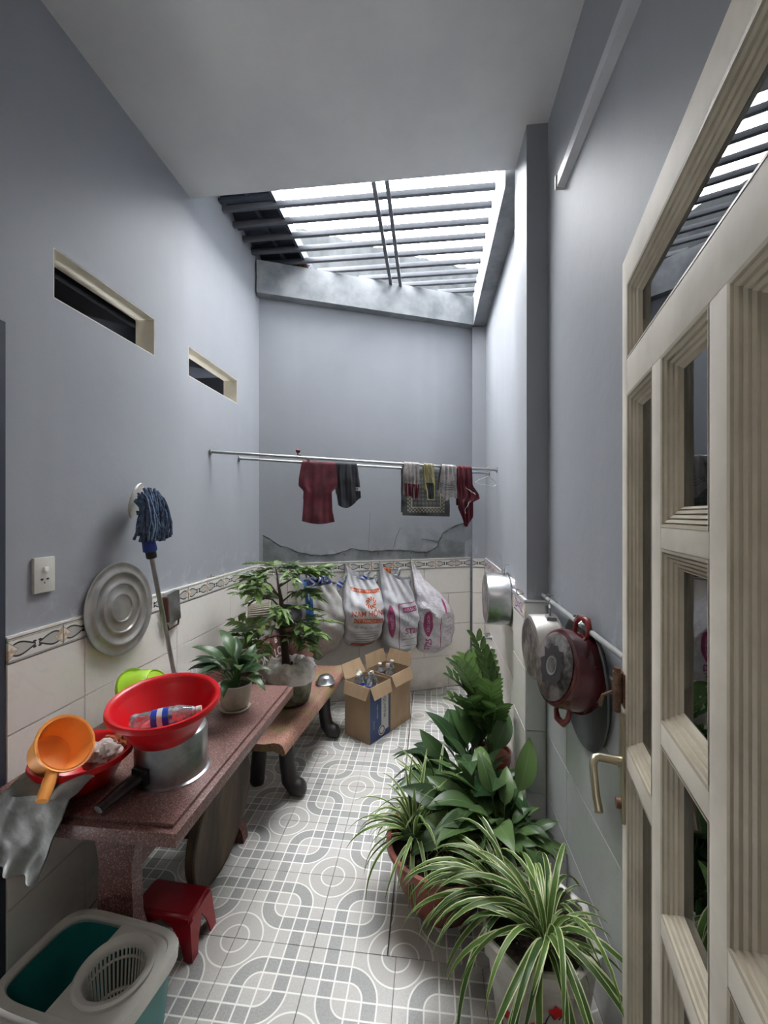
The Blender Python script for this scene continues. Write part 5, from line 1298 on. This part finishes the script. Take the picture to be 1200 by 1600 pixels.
ly = empty('peace_lily', 'big glossy peace lily in a white pot against the right wall behind the spider plants', 'plant', (.315, 1.73, 0))
MB().lathe([(0, 0), (.085, 0), (.09, .01), (.115, .20), (.118, .235), (.108, .238), (.1, .20), (0, .19)], 48).build('pot', M_plant, ly, 40)
MB().disc(.103, .215, 30).build('soil', M_soil, ly)
plant_leaves(ly, lilyB, 130, (-.02, .02, .215), .08, (-.50, .18), (.50, .90), 31, .7, jit=.22, bias=lambda a: .52 if cos(a) > .2 else 1.0)
ly2 = empty('peace_lily', 'smaller peace lily standing behind the big one beside the tiled column', 'plant', (.21, 2.10, 0))
MB().lathe([(0, 0), (.075, 0), (.08, .01), (.10, .18), (.102, .20), (.094, .202), (.088, .17), (0, .16)], 48).build('pot', M_pot, ly2, 40)
plant_leaves(ly2, lilyC, 76, (0, 0, .18), .06, (-.50, .12), (.60, 1.0), 41, .7, jit=.22, bias=lambda a: .55 if cos(a) > .3 else 1.0)

# zz plant against the recessed wall
zz = empty('zz_plant', 'upright zz plant with glossy paired leaflets behind the column', 'plant', (.37, 2.50, 0))
MB().lathe([(0, 0), (.075, 0), (.08, .01), (.10, .17), (.102, .19), (.094, .192), (.088, .17), (0, .16)], 48).build('pot', M_terra, zz, 40)
def frond(L, a0, a1, nl, ll):
    vs = []; fs = []; uv = []; x = z = 0; prev = 0; N_ = 14; st = []
    for j in range(N_+1):
        s = j/N_; a = lerp(a0, a1, s**1.3); x += cos(a)*(s-prev)*L; z += sin(a)*(s-prev)*L; prev = s; st.append((x, z, a))
        w_ = lerp(.008, .002, s)
        for k in range(4): an = k*pi/2+pi/4; vs.append((x-sin(a)*w_*sin(an), w_*cos(an), z+cos(a)*w_*sin(an))); uv.append((.5, s))
    for j in range(N_):
        for k in range(4): fs.append((4*j+k, 4*j+(k+1) % 4, 4*j+4+(k+1) % 4, 4*j+4+k))
    for i in range(nl):
        s = .28+.7*i/nl; f_ = s*N_; j = int(f_); t = f_-j; p = [lerp(st[j][q], st[min(j+1, N_)][q], t) for q in range(3)]
        for sd in (-1, 1):
            d = Vector((cos(p[2])*.55, sd*.75, sin(p[2])*.55+.25)).normalized(); up = Vector((-sin(p[2]), 0, cos(p[2]))); wv = d.cross(up).normalized(); n = len(vs); l_ = ll*(1-.35*abs(s-.6))
            for (q, wd) in ((0, .02), (.25, .36), (.55, .44), (.85, .26), (1, .01)):
                for c in (-1, 0, 1): vs.append(tuple(Vector((p[0], 0, p[1]))+d*l_*q+wv*c*wd*l_*.5+up*abs(c)*wd*l_*.2)); uv.append((.5+c*.5, q))
            for jj in range(4):
                for c in range(2): fs.append((n+3*jj+c, n+3*jj+c+1, n+3*jj+c+4, n+3*jj+c+3))
    me = bpy.data.meshes.new('frond'); me.from_pydata(vs, [], fs); me.materials.append(M_zz)
    ul = me.uv_layers.new(name='uv')
    for lo in me.loops: ul.data[lo.index].uv = uv[lo.vertex_index]
    me.polygons.foreach_set('use_smooth', [True]*len(me.polygons)); me.update(); return me
fr_ = [frond(.62, radians(86), radians(48), 9, .11), frond(.55, radians(84), radians(25), 9, .11), frond(.48, radians(82), radians(8), 8, .105)]
inst('frond', fr_[1], zz, (0, 0, .17), (0, .0, radians(170)), (1.0,)*3)
rd = random.Random(4)
for k in range(17):
    a = rd.uniform(radians(95), radians(265)) if k % 3 else rd.choice((-1, 1))*rd.uniform(1.6, 1.8); sc = rd.uniform(.85, 1.15)
    inst('frond', fr_[0 if cos(a) > 0 else rd.randrange(3)], zz, (rd.uniform(-.03, .02), rd.uniform(-.04, .04), .17), (rd.uniform(-.2, .2), rd.uniform(-.25, .05) if cos(a) > 0 else rd.uniform(-.1, .1), a), (sc,)*3)
